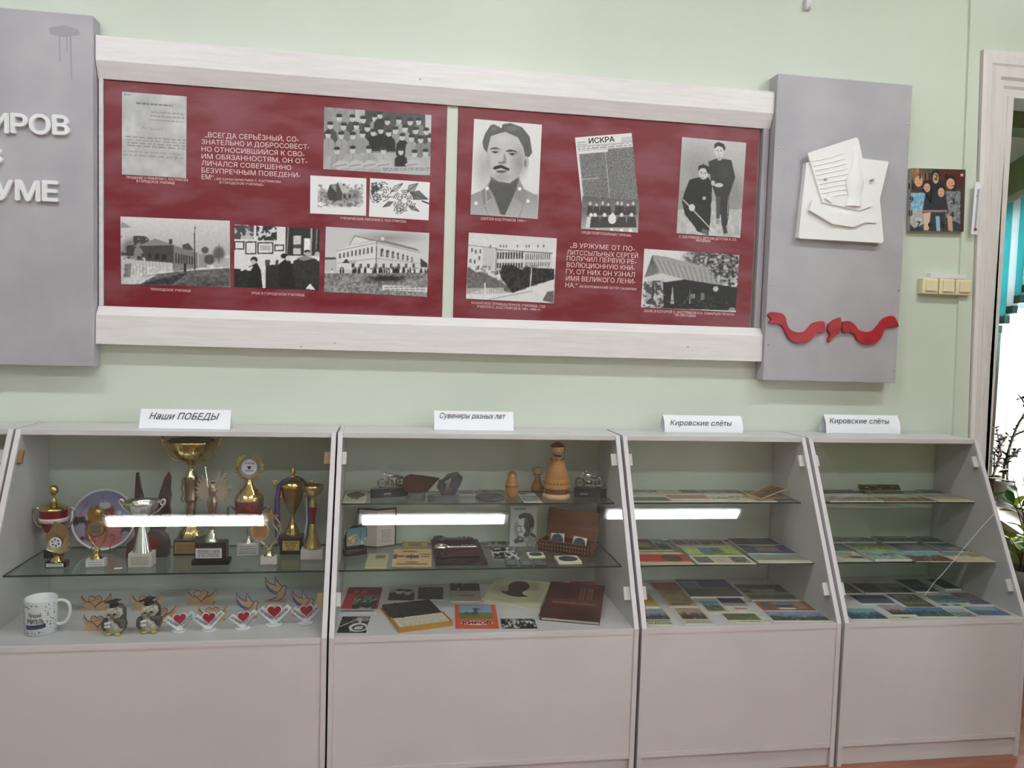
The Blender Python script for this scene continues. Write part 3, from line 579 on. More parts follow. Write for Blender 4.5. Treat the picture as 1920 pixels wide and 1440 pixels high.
leaf(1220, 1080, 1340, 985, 45, .6); leaf(1250, 1090, 1455, 1165, 55, .42); leaf(1045, 1080, 1170, 985, 30, .8); leaf(1060, 1190, 950, 1250, 25, .5); leaf(1240, 1240, 1360, 1300, 25, .6); leaf(880, 1010, 820, 1090, 40, .35)
rose(920, 1080, 110, 4); rose(1190, 1180, 115, 5); rose(870, 1150, 50, 2); rose(1130, 1280, 45, 2); a.line(1390, 1185, 1470, 1215, 16, .12); a.line(960, 1135, 1080, 1135, 8, .3); a.blot(820, 980, 940, 1110, .2, .6, 26, 20, 4, .8)
pin('drawing', 'ink drawing of roses with dark leaves', *q, a, cat='drawing')
# street
q = ((226, 406), (431, 414), (227, 533)); a = mapped(170, 105, .82, (180, 360), 4, *q)
a.grad(180, 180, 1010, 480, .86, .72); a.poly([(190, 235), (200, 225), (270, 268), (190, 272)], .6); a.ell(280, 430, 110, 100, .5, .9, .4); a.blot(190, 330, 400, 520, .22, .52, 30, 20, 2, .9)
a.poly([(330, 400), (440, 350), (570, 395), (760, 460), (580, 470)], .55); a.poly([(330, 405), (580, 400), (580, 590), (380, 520)], .28); a.poly([(580, 405), (760, 460), (760, 575), (580, 600)], .5)
for k in range(8): x = 592+k*20; a.rect(x, 462+k*4, x+10, 535+k*2, .15)
a.poly([(640, 400), (690, 385), (735, 445), (650, 430)], .3); a.rect(545, 355, 568, 392, .2); a.rect(390, 460, 410, 500, .15); a.rect(440, 462, 470, 505, .15); a.rect(490, 470, 525, 515, .15)
a.poly([(190, 500), (575, 535), (575, 600), (190, 640)], .8); 
for k in range(48): x = 195+k*8; a.line(x, 505+k*.7, x, 630-k*.9, 1.6, .6)
a.poly([(215, 540), (265, 535), (255, 690), (205, 690)], .5); a.line(737, 265, 737, 605, 7, .1)
a.ell(815, 440, 28, 25, .35); a.rect(765, 470, 830, 570, .6); a.ell(850, 510, 50, 45, .3, .95, .3); a.ell(920, 470, 55, 70, .35, .9, .4); a.rect(880, 500, 1000, 570, .62, .6); a.line(920, 390, 920, 540, 4, .3)
a.poly([(190, 690), (350, 630), (600, 600), (1005, 575), (1005, 715), (190, 705)], .4); a.grad(600, 600, 1005, 720, .45, .25, .7); a.poly([(190, 640), (450, 625), (330, 690), (190, 690)], .8); a.poly([(330, 690), (700, 600), (560, 700)], .15, .7); a.rect(655, 540, 675, 605, .12); a.noise(0, 560, 2000, 900, .14, 40, 30, 6); a.noise(0, 0, 2000, 2000, .04, 60, 40, 7)
pin('photograph', 'photograph of a street with a long low building, fence and pole', *q, a)
# lesson
q = ((440, 421), (600, 429), (440, 538)); a = mapped(140, 98, .88, (180, 360), 4, *q)
a.rect(1040, 250, 1185, 355, .3); a.blot(1040, 250, 1185, 355, .75, .5, 20, 14, 2); a.rect(1202, 255, 1420, 365, .2); a.blot(1202, 255, 1420, 365, .85, .55, 20, 14, 4); a.rect(1355, 250, 1420, 460, .9)
for x0, y0, x1, y1 in ((1040, 370, 1115, 432), (1122, 372, 1205, 468), (1212, 378, 1330, 465), (1338, 396, 1410, 445)): a.rect(x0, y0, x1, y1, .12); a.rect(x0+9, y0+9, x1-9, y1-9, .9)
a.rect(1230, 400, 1310, 440, .55, .5); a.rect(1420, 260, 1690, 480, .18); a.rect(1478, 330, 1535, 470, .8); a.rect(1560, 350, 1605, 470, .93); a.rect(1480, 395, 1535, 425, .3); a.line(1440, 260, 1430, 470, 12, .5); a.line(1615, 260, 1610, 480, 14, .65); a.line(1655, 270, 1648, 480, 10, .5)
a.poly([(1040, 572), (1160, 585), (1160, 720), (1040, 715)], .14); a.poly([(1275, 550), (1380, 545), (1690, 520), (1690, 745), (1275, 730)], .16)
a.poly([(1150, 560), (1210, 530), (1240, 590), (1255, 725), (1150, 720)], .1); a.ell(1188, 508, 26, 22, .1); a.ell(1183, 525, 17, 18, .75); a.poly([(1370, 545), (1420, 505), (1460, 520), (1500, 730), (1380, 720)], .1); a.ell(1412, 482, 26, 20, .1); a.ell(1440, 500, 18, 20, .8)
a.ell(1585, 450, 24, 14, .15); a.ell(1590, 468, 22, 18, .7); a.poly([(1480, 520), (1570, 480), (1660, 510), (1670, 700), (1500, 640)], .18); a.ell(1665, 445, 20, 14, .15); a.ell(1660, 470, 20, 20, .75); a.poly([(1500, 500), (1560, 480), (1640, 500), (1560, 520)], .55); a.rect(1245, 600, 1275, 665, .85); a.poly([(1575, 730), (1610, 690), (1650, 740)], .9); a.blot(1040, 540, 1180, 590, .9, .5, 22, 14, 9); a.blot(1270, 510, 1370, 550, .3, .5, 30, 14, 3); a.noise(0, 0, 3000, 2000, .05, 50, 30, 6)
pin('photograph', 'photograph of pupils bent over desks in a classroom', *q, a)
# town school
q = ((611, 425), (805, 437), (609, 547)); a = mapped(165, 105, .78, (560, 380), 6, *q)
a.grad(290, 260, 1480, 760, .78, .82); a.ell(1000, 400, 480, 90, .55, .8, .9); a.poly([(430, 540), (570, 490), (870, 430), (1370, 560), (1375, 820), (870, 810), (440, 720)], .86); a.poly([(870, 430), (1370, 560), (1375, 820), (870, 810)], .82)
a.poly([(570, 480), (630, 375), (800, 430), (690, 455)], .85); a.line(570, 480, 630, 375, 7, .4); a.line(630, 380, 870, 432, 7, .3); a.poly([(880, 425), (950, 425), (1320, 520), (1370, 555), (870, 440)], .5); a.path([(430, 545), (870, 455), (1370, 570)], 6, .45); a.path([(440, 680), (870, 630), (1370, 690)], 6, .55); a.line(872, 440, 872, 810, 8, .2); a.ell(940, 410, 18, 22, .85)
for k in range(9): x = 468+k*44-(k > 6)*0; y = 600-k*8; a.rect(x-11, y-28-k*1.5, x+11, y+28+k, .55); a.rect(x-3, y-28, x+8, y+25, .25)
for k in range(7): x = 935+k*64-k*k*1.2; y = 565+k*13; a.rect(x-17+k*1.6, y-45+k*3, x+17-k*1.6, y+45-k*3, .3); a.rect(x+2, y-10, x+12-k, y+40-k*4, .75)
for k in range(8): x = 700+k*85; a.rect(x-15, 690, x+15, 740, .35)
a.poly([(495, 680), (540, 630), (580, 680)], .2); a.rect(570, 650, 650, 685, .7); a.rect(600, 685, 632, 730, .2); a.rect(300, 640, 430, 770, .75); a.poly([(300, 615), (420, 615), (430, 640), (300, 640)], .3); a.poly([(1370, 630), (1450, 690), (1455, 735), (1375, 730)], .22); R = random.Random(9)
for k in range(75): x = R.gauss(930, 270); y = R.uniform(755, 790); g = R.choice([.1, .15, .2, .9]); a.ell(x, y+8, 10, 32, g); a.ell(x, y-28, 7, 9, .3)
a.rect(290, 795, 1480, 1060, .5); a.ell(1000, 870, 330, 60, .08, .9, .7); a.grad(290, 850, 1480, 1070, .55, .6, .6); a.noise(290, 795, 1480, 1070, .25, 50, 36, 4); a.ell(990, 860, 250, 35, .1, .8, .6); a.poly([(945, 930), (1455, 965), (1455, 1015), (945, 990)], .85); a.scribble(965, 945, 1430, 1000, 2, .4, 3)
pin('photograph', 'photograph of a pale two storey school building with a crowd in front', *q, a)
# portrait
q = ((889, 223), (1016, 234), (882, 402)); a = mapped(120, 170, .87, (840, 180), 6, *q)
a.ell(400, 800, 150, 330, .62, .7, .9); a.poly([(250, 1115), (400, 1052), (470, 960), (800, 930), (855, 1050), (1010, 1135), (1015, 1390), (250, 1390)], .6); a.grad(250, 1110, 1015, 1390, .58, .8, .55)
a.poly([(480, 935), (560, 965), (790, 925), (765, 1060), (640, 1345), (590, 1335), (520, 1130), (455, 1020)], .33); a.poly([(440, 1010), (385, 1060), (395, 1215), (430, 1205), (495, 1160), (460, 1060)], .52); a.line(425, 1060, 435, 1200, 7, .82); a.line(435, 1200, 490, 1160, 7, .8); a.poly([(785, 975), (750, 1150), (860, 1225), (885, 1100), (830, 1010)], .56); a.line(400, 1215, 480, 1390, 6, .5); a.line(850, 1220, 800, 1380, 6, .5)
for x, y in ((318, 1205), (900, 1190), (440, 1040), (805, 1050)): a.ell(x, y, 20, 20, .92)
a.poly([(448, 480), (480, 425), (620, 395), (780, 450), (835, 580), (855, 700), (835, 830), (790, 915), (690, 985), (560, 960), (470, 895), (430, 770), (425, 620)], .75)
a.ell(800, 760, 120, 230, .55, .75, .8); a.ell(600, 920, 190, 70, .6, .7, .8); a.ell(455, 760, 45, 160, .62, .7, .9); a.ell(620, 490, 140, 70, .82, .7, .9); a.poly([(470, 900), (560, 960), (690, 985), (800, 910), (790, 990), (640, 1010), (500, 970)], .36, .8)
a.poly([(388, 520), (415, 430), (480, 330), (520, 322), (600, 365), (620, 318), (700, 308), (830, 355), (915, 460), (945, 640), (910, 690), (865, 695), (845, 590), (785, 470), (640, 405), (560, 428), (482, 455), (455, 560), (440, 640), (400, 590)], .36); a.ell(720, 370, 110, 40, .5, .7, .8); a.ell(520, 370, 60, 35, .48, .7, .8); a.ell(880, 560, 40, 100, .3, .6, .8); a.line(610, 330, 625, 410, 10, .3)
a.ell(872, 755, 33, 75, .7); a.ell(868, 760, 16, 45, .5); a.poly([(465, 605), (490, 585), (545, 578), (605, 615), (560, 600), (500, 600)], .22); a.poly([(645, 620), (700, 603), (760, 620), (785, 645), (730, 628), (665, 632)], .22)
a.ell(528, 632, 45, 20, .5, .8, .5); a.ell(532, 634, 22, 13, .15); a.ell(716, 655, 48, 22, .5, .8, .5); a.ell(722, 657, 23, 14, .15); a.line(490, 625, 580, 630, 6, .3); a.line(680, 645, 775, 655, 6, .3)
a.poly([(630, 640), (655, 700), (655, 755), (615, 770), (620, 700)], .56); a.ell(605, 752, 55, 18, .42, .85, .5); a.poly([(498, 815), (530, 790), (590, 775), (620, 785), (690, 820), (685, 848), (640, 830), (595, 812), (530, 832)], .16); a.ell(600, 855, 65, 20, .4, .9, .4); a.ell(600, 848, 60, 8, .28); a.ell(600, 893, 60, 12, .62, .8, .5); a.noise(0, 0, 3000, 2000, .02, 40, 60, 6)
pin('photograph', 'large portrait photograph of a man with wavy hair and a moustache', *q, a)
# newspaper, partly covered by the group photograph
q = ((1078, 258), (1184, 249.5), (1099, 392)); a = Art(110, 130, .88); a.rect(.04, .19, 1, 1, .62); n = np.random.RandomState(2).rand(a.H, a.W); a.put(((n > .5) & (a.Y > .2) & (a.X > .05)).astype(float), .22, .8); a.rect(0, .195, .55, .235, .88); a.scribble(.02, .13, .98, .18, 2, .3, 4); a.scribble(.02, .06, .2, .12, 2, .4, 5); a.scribble(.8, .05, .99, .12, 3, .4, 6); a.line(.5, .2, .5, 1, .006, .8); a.rect(.05, .58, .35, .59, .85); a.line(0, .125, 1, .125, .006, .3)
o, w, h = pin('newspaper', 'tilted old newspaper page half covered by the group photograph below it', *q, a, cat='newspaper', group=None)
MB().text('ИСКРА', w*.45, h*.075, w*.235, h*.9, .0012, ext=.0002, bold=.03).build('masthead', 'ink_black', o)
q = ((1092, 368), (1199, 376), (1089, 429)); a = mapped(110, 66, .3, (840, 180), 6, *q); a.grad(1480, 1100, 2200, 1560, .2, .78); n = np.random.RandomState(4).rand(a.H, a.W); a.put(((n > .6) & (a.Y < .35)).astype(float), .65, .7); R = random.Random(8)
for x in (1600, 1670, 1740, 1800, 1905, 1950, 2020, 2080): a.ell(x, 1220+R.uniform(-15, 15), 15, 22, .8); a.poly([(x-28, 1240), (x+28, 1240), (x+38, 1340), (x-38, 1340)], .16, .7); a.line(x+30, 1110, x+30, 1300, 6, .5, .5)
for x in (1610, 1655, 1760, 1850, 1950, 2060): a.ell(x, 1340, 20, 24, .88); a.poly([(x-45, 1360), (x+45, 1360), (x+60, 1480), (x-60, 1480)], R.choice([.85, .3, .9, .25]))
for x in (1680, 1840, 1950, 2050): a.ell(x, 1530, 22, 40, .92)
a.ell(1845, 1385, 45, 55, .9); a.noise(0, 0, 3000, 2000, .06, 40, 30, 6)
pin('photograph', 'small group photograph of exiles, pasted over the newspaper', *q, a, dz=.0014)
# two young men
q = ((1279, 257), (1399, 268), (1265, 437)); a = mapped(112, 160, .66, (1140, 210), 6, *q)
a.grad(740, 260, 1560, 1100, .78, .6); a.ell(1000, 600, 300, 350, .5, .5, .9); a.ell(1420, 900, 120, 260, .5, .6, .8); a.rect(740, 1100, 1560, 1450, .74); a.noise(740, 1080, 1560, 1450, .12, 24, 20, 4); a.rect(780, 880, 860, 1090, .6)
a.poly([(1120, 560), (1230, 520), (1380, 545), (1420, 740), (1350, 940), (1340, 1180), (1320, 1280), (1260, 1290), (1250, 1150), (1215, 1210), (1200, 960), (1150, 800)], .2); a.ell(1300, 680, 80, 140, .28, .7, .8); a.poly([(1200, 950), (1250, 950), (1240, 1200), (1200, 1200)], .3)
a.ell(1245, 440, 52, 82, .82); a.poly([(1188, 420), (1195, 360), (1240, 340), (1300, 365), (1318, 410), (1300, 445), (1280, 400), (1230, 385)], .2); a.ell(1225, 435, 10, 7, .3); a.ell(1265, 437, 10, 7, .3); a.line(1240, 445, 1236, 470, 7, .6); a.line(1228, 492, 1252, 492, 7, .5); a.poly([(1215, 510), (1280, 505), (1270, 545), (1230, 550)], .7)
a.poly([(910, 760), (1010, 735), (1120, 740), (1160, 800), (1150, 1000), (1130, 1250), (1110, 1380), (1000, 1350), (850, 1150), (820, 1010), (850, 900)], .13); a.poly([(820, 1010), (950, 1000), (1130, 1100), (1110, 1390), (980, 1340)], .16)
a.ell(1065, 690, 52, 70, .8); a.poly([(1003, 670), (1010, 610), (1065, 588), (1125, 615), (1140, 700), (1110, 690), (1090, 640), (1040, 635)], .14); a.ell(1042, 684, 10, 7, .3); a.ell(1085, 690, 10, 7, .3); a.line(1058, 690, 1056, 716, 6, .62); a.line(1040, 736, 1070, 738, 7, .5)
a.ell(930, 1075, 34, 40, .82); a.ell(1235, 825, 48, 24, .8); a.ell(1170, 800, 22, 30, .75); a.ell(1068, 970, 20, 20, .7); a.line(835, 985, 1190, 1375, 11, .85); a.ell(1170, 1060, 30, 60, .72); a.poly([(1195, 1200), (1235, 1200), (1230, 1270), (1195, 1260)], .6); a.poly([(1265, 1290), (1310, 1270), (1325, 1370), (1280, 1380)], .25); a.line(1340, 950, 1325, 1200, 6, .7); a.poly([(1040, 1310), (1120, 1340), (1090, 1390), (1030, 1350)], .4); a.noise(0, 0, 3000, 2000, .03, 40, 60, 6)
pin('photograph', 'photograph of two young men in dark clothes, one seated with a cane', *q, a)
# college
q = ((879, 436), (1044, 447), (877, 560)); a = mapped(140, 102, .86, (840, 400), 6, *q)
a.grad(220, 220, 1230, 500, .84, .88); a.poly([(235, 360), (540, 395), (545, 720), (230, 650)], .85); a.line(235, 360, 540, 395, 8, .5); a.poly([(400, 385), (530, 400), (530, 640), (400, 620)], .78); a.poly([(540, 400), (700, 405), (870, 430), (1175, 440), (1175, 640), (545, 700)], .82); a.path([(540, 410), (870, 435), (1175, 455)], 9, .35); a.line(545, 395, 545, 700, 9, .4)
for k in range(10): x = 565+k*30; a.rect(x-9, 440, x+9, 515, .18); a.rect(x-9, 560, x+9, 620, .2); a.rect(x-9, 645, x+9, 690, .25)
for k in range(12): x = 880+k*24; a.rect(x-5, 460, x+5, 525, .35); a.rect(x-5, 555, x+5, 600, .35)
for x, y in ((278, 415), (320, 435), (370, 430), (360, 505), (265, 535), (310, 545), (352, 610)): a.rect(x-10, y-22, x+10, y+22, .4)
for x in (480, 590, 625, 655, 780, 880, 910, 1010, 1075): a.ell(x, 372, 8, 18, .4)
a.poly([(230, 600), (330, 660), (400, 660), (560, 740), (720, 850), (735, 900), (480, 840), (230, 900)], .45); a.poly([(610, 590), (720, 580), (840, 640), (880, 600), (1000, 620), (1205, 630), (1205, 750), (960, 820), (740, 900), (600, 720)], .12); a.blot(230, 590, 1210, 900, .3, .55, 40, 30, 3, .5); a.rect(230, 840, 640, 910, .8, .7)
for k in range(18): a.line(240+k*24, 850, 240+k*24, 910, 4, .55)
a.poly([(220, 910), (740, 905), (1205, 760), (1205, 1010), (220, 980)], .86); a.line(480, 970, 960, 880, 8, .55); a.line(945, 620, 935, 880, 12, .85); a.line(430, 790, 435, 905, 14, .9); a.poly([(1080, 990), (1130, 890), (1205, 880), (1205, 1020)], .4); a.noise(0, 0, 3000, 2000, .04, 50, 40, 5)
pin('photograph', 'photograph of a large college building behind dark trees', *q, a)
# bath house
q = ((1208, 466.5), (1386, 478), (1203, 576)); a = mapped(150, 100, .86, (1140, 420), 6, *q)
a.ell(1230, 480, 330, 250, .4, .9, .35); a.ell(1000, 380, 190, 90, .3, .9, .4); a.blot(800, 300, 1470, 760, .8, .56, 40, 28, 3, .8); a.blot(1100, 300, 1470, 760, .12, .58, 34, 26, 6, .8)
a.poly([(410, 600), (500, 350), (650, 370), (1110, 490), (1240, 690), (850, 630), (600, 560)], .62); a.poly([(500, 350), (580, 540), (420, 600)], .5); 
for k in range(26): x = 560+k*26; a.line(x-30+k*3, 400+k*6, x+60, 570+k*5, 5, .35 if k % 2 else .8, .7)
for k in range(8): a.line(500, 360+k*6, 430+k*20, 595-k*6, 4, .3)
a.poly([(410, 605), (600, 555), (860, 625), (640, 650), (440, 625)], .8); a.poly([(450, 640), (620, 630), (640, 960), (400, 930)], .66); a.blot(400, 640, 640, 950, .2, .5, 34, 24, 7, .8); a.poly([(620, 650), (850, 625), (1245, 690), (1465, 720), (1450, 985), (630, 950)], .15); a.rect(500, 670, 525, 820, .2)
a.poly([(725, 680), (745, 900), (705, 900)], .7); a.poly([(920, 700), (930, 900), (910, 900)], .55); a.rect(935, 790, 975, 840, .6); a.rect(1040, 780, 1085, 860, .45); a.line(955, 790, 955, 840, 5, .1); a.line(640, 650, 830, 625, 14, .75); a.ell(1210, 735, 30, 30, .75); a.blot(380, 780, 640, 960, .9, .62, 30, 24, 5, .7); a.blot(640, 820, 1460, 1000, .42, .66, 40, 24, 8, .5); a.ell(1400, 970, 50, 30, .7, .8, .5); a.noise(0, 0, 3000, 2000, .04, 50, 40, 5)
pin('photograph', 'photograph of an old wooden bath house with a steep roof under trees', *q, a)
# photo clock
TLc, TRc, BLc = (1703, 317), (1803.5, 320), (1698.5, 434)
M, w, h = frame3(onY(*TLc, -.001), onY(*TRc, -.001), onY(*BLc, -.001)); t = thing('wall_clock', 'square photo clock showing five young people, beside the grey panel', 'clock', M=M)
f = lambda p: ((p[0]-1640)*3.43, (p[1]-60)*3.43); a = Art(100, 108, '4a3430', (f(TLc), f(TRc), f(BLc)))
a.rect(200, 860, 320, 960, '8c6a48'); a.noise(200, 860, 320, 960, .25, 40, 4, 3); a.rect(290, 880, 430, 915, '4a5440'); a.poly([(370, 890), (545, 895), (535, 1000), (380, 990)], '5a1f1f'); a.poly([(200, 1060), (520, 1040), (520, 1290), (195, 1290)], '3c3c44')
a.poly([(205, 1040), (300, 1040), (310, 1160), (205, 1170)], '85b4cc'); a.poly([(205, 1160), (320, 1150), (330, 1220), (230, 1265), (200, 1230)], 'b9b4b0'); a.noise(200, 1040, 330, 1270, .16, 26, 26, 2); a.poly([(420, 1030), (525, 1030), (520, 1240), (430, 1200)], '7d8286'); a.noise(420, 1030, 530, 1240, .2, 40, 40, 4)
a.poly([(300, 1060), (430, 1050), (450, 1170), (280, 1170)], '32333c'); a.poly([(325, 960), (420, 960), (430, 1060), (320, 1060)], '2a2a30')
for x, y, rx, ry, hair in ((260, 965, 27, 40, '8a6a4a'), (312, 1005, 24, 34, '2a1c18'), (368, 945, 22, 40, '1a1414'), (402, 1035, 24, 36, '1c1512'), (462, 980, 30, 40, '241814')): a.ell(x, y-8, rx+5, ry+4, hair); a.ell(x, y+3, rx-3, ry-6, 'd5a78c'); a.rect(x-12, y-4, x-5, y, '4a3028'); a.rect(x+5, y-4, x+12, y, '4a3028'); a.line(x-8, y+16, x+8, y+16, 4, 'a05a50')
a.poly([(290, 1170), (335, 1165), (320, 1280), (290, 1280)], 'd8b8a4'); a.poly([(365, 1190), (390, 1190), (395, 1285), (370, 1285)], '8fb9cf'); a.poly([(440, 1180), (470, 1180), (475, 1290), (445, 1280)], 'c9a48c'); a.rect(250, 1150, 440, 1165, 'c99a9a', .7); a.ell(535, 928, 10, 10, 'd0a9a9')
sheet('dial', a, w, h, .022, t, edge='b8b2b0')
inv = M.inverted()
def onclk(x, y): return inv @ onY(1640+x/3.43, 60+y/3.43, -.023)
for n_, x, y in ((12, 385, 950), (1, 460, 948), (2, 510, 1020), (3, 503, 1106), (4, 495, 1193), (5, 435, 1255), (6, 355, 1253), (7, 282, 1253), (8, 230, 1182), (9, 236, 1095), (10, 240, 1010), (11, 308, 946)):
    p = onclk(x, y); wd = .017*(1 if n_ < 10 else 1.75)*(.55 if n_ == 1 else 1); MB().text(str(n_), wd, .0235, p.x-wd/2, p.y, .0222, ext=.0005, bold=.02).build('numeral', 'ink_black', t)
c = inv @ onY(*(1640+360/3.43, 60+1085/3.43), -.024)
for nm, (x, y), wd in (('hour_hand', (310, 1010), .005), ('minute_hand', (372, 1000), .003)):
    p = onclk(x, y); d = Vector((p.x-c.x, p.y-c.y, 0)); nn = Vector((-d.y, d.x, 0)).normalized()*wd/2; z0 = .0235 if wd > .004 else .0245
    MB().prism([(c.x+nn.x-d.x*.15, c.y+nn.y-d.y*.15), (p.x+nn.x, p.y+nn.y), (p.x-nn.x, p.y-nn.y), (c.x-nn.x-d.x*.15, c.y-nn.y-d.y*.15)], z0, z0+.0008, 'z').build(nm, 'ink_black', t)
MB().tube([(c.x, c.y, .0222), (c.x, c.y, .026)], .004).build('pivot', 'ink_black', t)
# ------------------------------------------------------------------ things in the trophy case
MB.sc = lambda s, k: (setattr(s, 'v', [(x*k, y*k, z*k) for x, y, z in s.v]), s)[1]
def FR(x=0., y=0., z=0., rot=0.):
    """upright face: local x right, y up, z towards the viewer"""
    return Matrix.Translation((x, y, z)) @ Matrix(((1, 0, 0, 0), (0, 0, -1, 0), (0, 1, 0, 0), (0, 0, 0, 1))) @ Matrix.Rotation(rot, 4, 'Z')
def disc_sheet(name, art, r, t, parent=None, M=None, edge='e8e8e8', sy=1.):
    a = art.get(); H, Wd = a.shape[:2]; NR, NA = 26, 84; V = [(0, 0, t)]; Cc = [a[H//2, Wd//2]]
    for i in range(1, NR+1):
        for j in range(NA):
            q = 2*PI*j/NA; x, y = math.cos(q)*i/NR, math.sin(q)*i/NR; V.append((x*r, y*r*sy, t)); Cc.append(a[min(H-1, int((1-y)/2*H)), min(Wd-1, int((x+1)/2*Wd))])
    F = [(0, 1+j, 1+(j+1) % NA) for j in range(NA)]
    for i in range(NR-1):
        for j in range(NA): k = 1+i*NA; l = (j+1) % NA; F.append((k+j, k+NA+j, k+NA+l, k+l))
    k = 1+(NR-1)*NA; n = len(V); V += [(V[k+j][0], V[k+j][1], 0) for j in range(NA)]; e = rgb(edge); V2 = [V[k+j] for j in range(NA)]; m = len(V); V += V2
    Cc += [e]*(2*NA); F += [(m+j, n+j, n+(j+1) % NA, m+(j+1) % NA) for j in range(NA)]+[tuple(n+j for j in range(NA))[::-1]]
    me = bpy.data.meshes.new(name); me.from_pydata(V, [], F); ca = me.color_attributes.new('ink', 'FLOAT_COLOR', 'POINT'); c4 = np.ones((len(V), 4)); c4[:, :3] = s2l(np.clip(np.array(Cc), 0, 1))
    ca.data.foreach_set('color', c4.astype(np.float32).ravel()); me.materials.append(MATS['print']); o = bpy.data.objects.new(name, me); COL.objects.link(o)
    if parent is not None: o.parent = parent
    if M is not None: o.matrix_local = M
    return o
class It:
    """a thing standing at photo pixel (px, py) on the level Z; its parts are modelled in photo pixels and scaled to metres"""
    def __init__(s, name, label, cat, px, py, Z, group=None, rz=0., back=0.):
        P = onZ(px, py, Z); P.y += back*mpp(P); s.k = (onY(px, py-150, P.y).z-Z)/150; P.z += .0003; s.t = thing(name, label, cat, P, rz, group)
    def __call__(s, name, m, b, parent=None, label=None):
        return b.sc(s.k).build(name, m, parent or s.t, label=label)
    def plate(s, name, w, h, x, y, z, bg='d8d8d8', ink=.25, rows=4, seed=1, par=None, t=.4):
        a = Art(40, 24, bg); a.scribble(.08, .12, .92, .9, rows, ink, seed); k = s.k
        return sheet(name, a, w*k, h*k, t*k, par or s.t, FR((x-w/2)*k, z*k, y*k), edge=bg)
def block(w, d, h, z0=0., b=.8): return MB().box(-w/2, w/2, -d/2, d/2, z0, z0+h, b=b)
GT = 'trophies on the glass shelf'
# red cup with ball figure
T = It('trophy_cup', 'red trophy cup with gold lid and ball figure, far left on the shelf', 'trophy', 96, 1047, Z2, GT, back=13)
T('base', 'black_plastic', block(27, 26, 15)); T('stem', 'gold', MB().lathe([(9, 15), (8, 18), (3.5, 24), (3.5, 32), (6, 36), (5, 40), (9, 44)], 24))
T('bowl', 'cup_red', MB().lathe([(9, 44), (15, 48), (20, 56), (23, 68), (24.5, 80), (25, 92)], 36)); T('band', 'paint_pink', MB().lathe([(23.6, 68), (24.8, 68.5), (25.4, 76), (24.4, 76.5)], 36), label='pale lettered band')
T('lid', 'gold', MB().lathe([(25.6, 91), (26, 93), (24, 95), (17, 99), (8, 103), (6, 105)], 36)); T('finial', 'gold', MB().lathe([(6, 104.5), (7, 107), (3, 110), (2.4, 115), (4, 119), (6, 121)], 20).ball((0, 0, 128), 9))
for sx in (1, -1): T('handle', 'pale_gold', MB().tube([(sx*x, 0, z) for x, z in ((24, 88), (29, 93), (35, 92), (36.5, 82), (34, 70), (29, 60), (21, 56))], 1.6))
# flame figure
T = It('trophy_figure', 'pale gold flame trophy with a white emblem disc and black base', 'trophy', 104, 1065, Z2, GT, back=9)
b = T('base', 'black_plastic', block(36, 18, 11)); T.plate('label_strip', 30, 6.5, -1, 2, -9.2, 'eeeeee', .15, 2, 3)
T('foot', 'gold', MB().lathe([(12, 11), (11, 13), (6, 18), (5, 22), (9, 24)], 24))
b = MB(); 
for pts, y0, y1 in (([(-18, 45), (-19, 62), (-12, 70), (-9, 78), (-4, 68), (2, 62), (10, 60), (21, 58), (22, 48), (20, 38), (12, 30), (-10, 28)], -2, 2), ([(-9, 62), (-6, 86), (10, 79), (19, 70), (23, 56), (14, 50), (0, 56)], -1, 3), ([(-18, 36), (-12, 30), (8, 24), (20, 30), (26, 37), (16, 34), (4, 30), (-10, 34)], -4, 0)): b.prism(pts, y0, y1)
for k in range(5): b.tube([(-18+k, -3, 34+k*4), (-4, -4.5, 29+k*2), (12, -4, 31+k*3), (20-k, -3, 40+k*4)], 1.3)
T('flame', 'pale_gold', b); a = Art(24, 24, .93); [a.ell(.5+.28*math.cos(q), .5+.28*math.sin(q), .09, .09, .3) for q in np.arange(6)*1.047+.4]; disc_sheet('emblem', a, 10.5*T.k, .8*T.k, T.t, FR(-1*T.k, -4.9*T.k, 47*T.k))
# souvenir plate on a wire stand
P = onZ(187, 1037, Z2); k = mpp(P); t = thing('souvenir_plate', 'round souvenir plate picturing a red brick church, leaning behind the trophies', 'plate', P+Vector((0, .02, .0036)))
a = Art(110, 110, '8d95c4'); f = lambda x, y: ((x-770)/700, (y-105)/700)     # crop coordinates of the photographed plate
a.grad(0, 0, 1, 1, '8288ba', 'b9a9b8'); 
def pp(pts, c, al=1.): a.poly([f(*p) for p in pts], c, al)
pp([(920, 480), (1000, 440), (1010, 310), (1060, 260), (1160, 250), (1230, 300), (1250, 400), (1340, 400), (1360, 480), (1330, 740), (1100, 780), (920, 700)], '9c4a4c'); a.ell(*f(1125, 285), .1, .06, 'd5d0d8'); a.ell(*f(945, 425), .035, .04, 'd5d0d8'); a.ell(*f(1300, 375), .04, .04, 'd5d0d8')
pp([(940, 560), (1330, 560), (1330, 740), (1180, 790), (1000, 750)], 'c9757a'); pp([(1060, 470), (1180, 470), (1200, 560), (1050, 560)], 'b9666a')
for x, y in ((940, 500), (965, 500), (1285, 430), (1325, 430), (1100, 400), (1150, 395), (1210, 400)): a.rect(*f(x-8, y-30), *f(x+8, y+30), '2e2030')
for x, y in ((1010, 690), (1230, 680), (1100, 640)): a.ell(*f(x, y), .05, .075, '7a2c34'); a.ell(*f(x, y+8), .038, .06, 'b9666a')
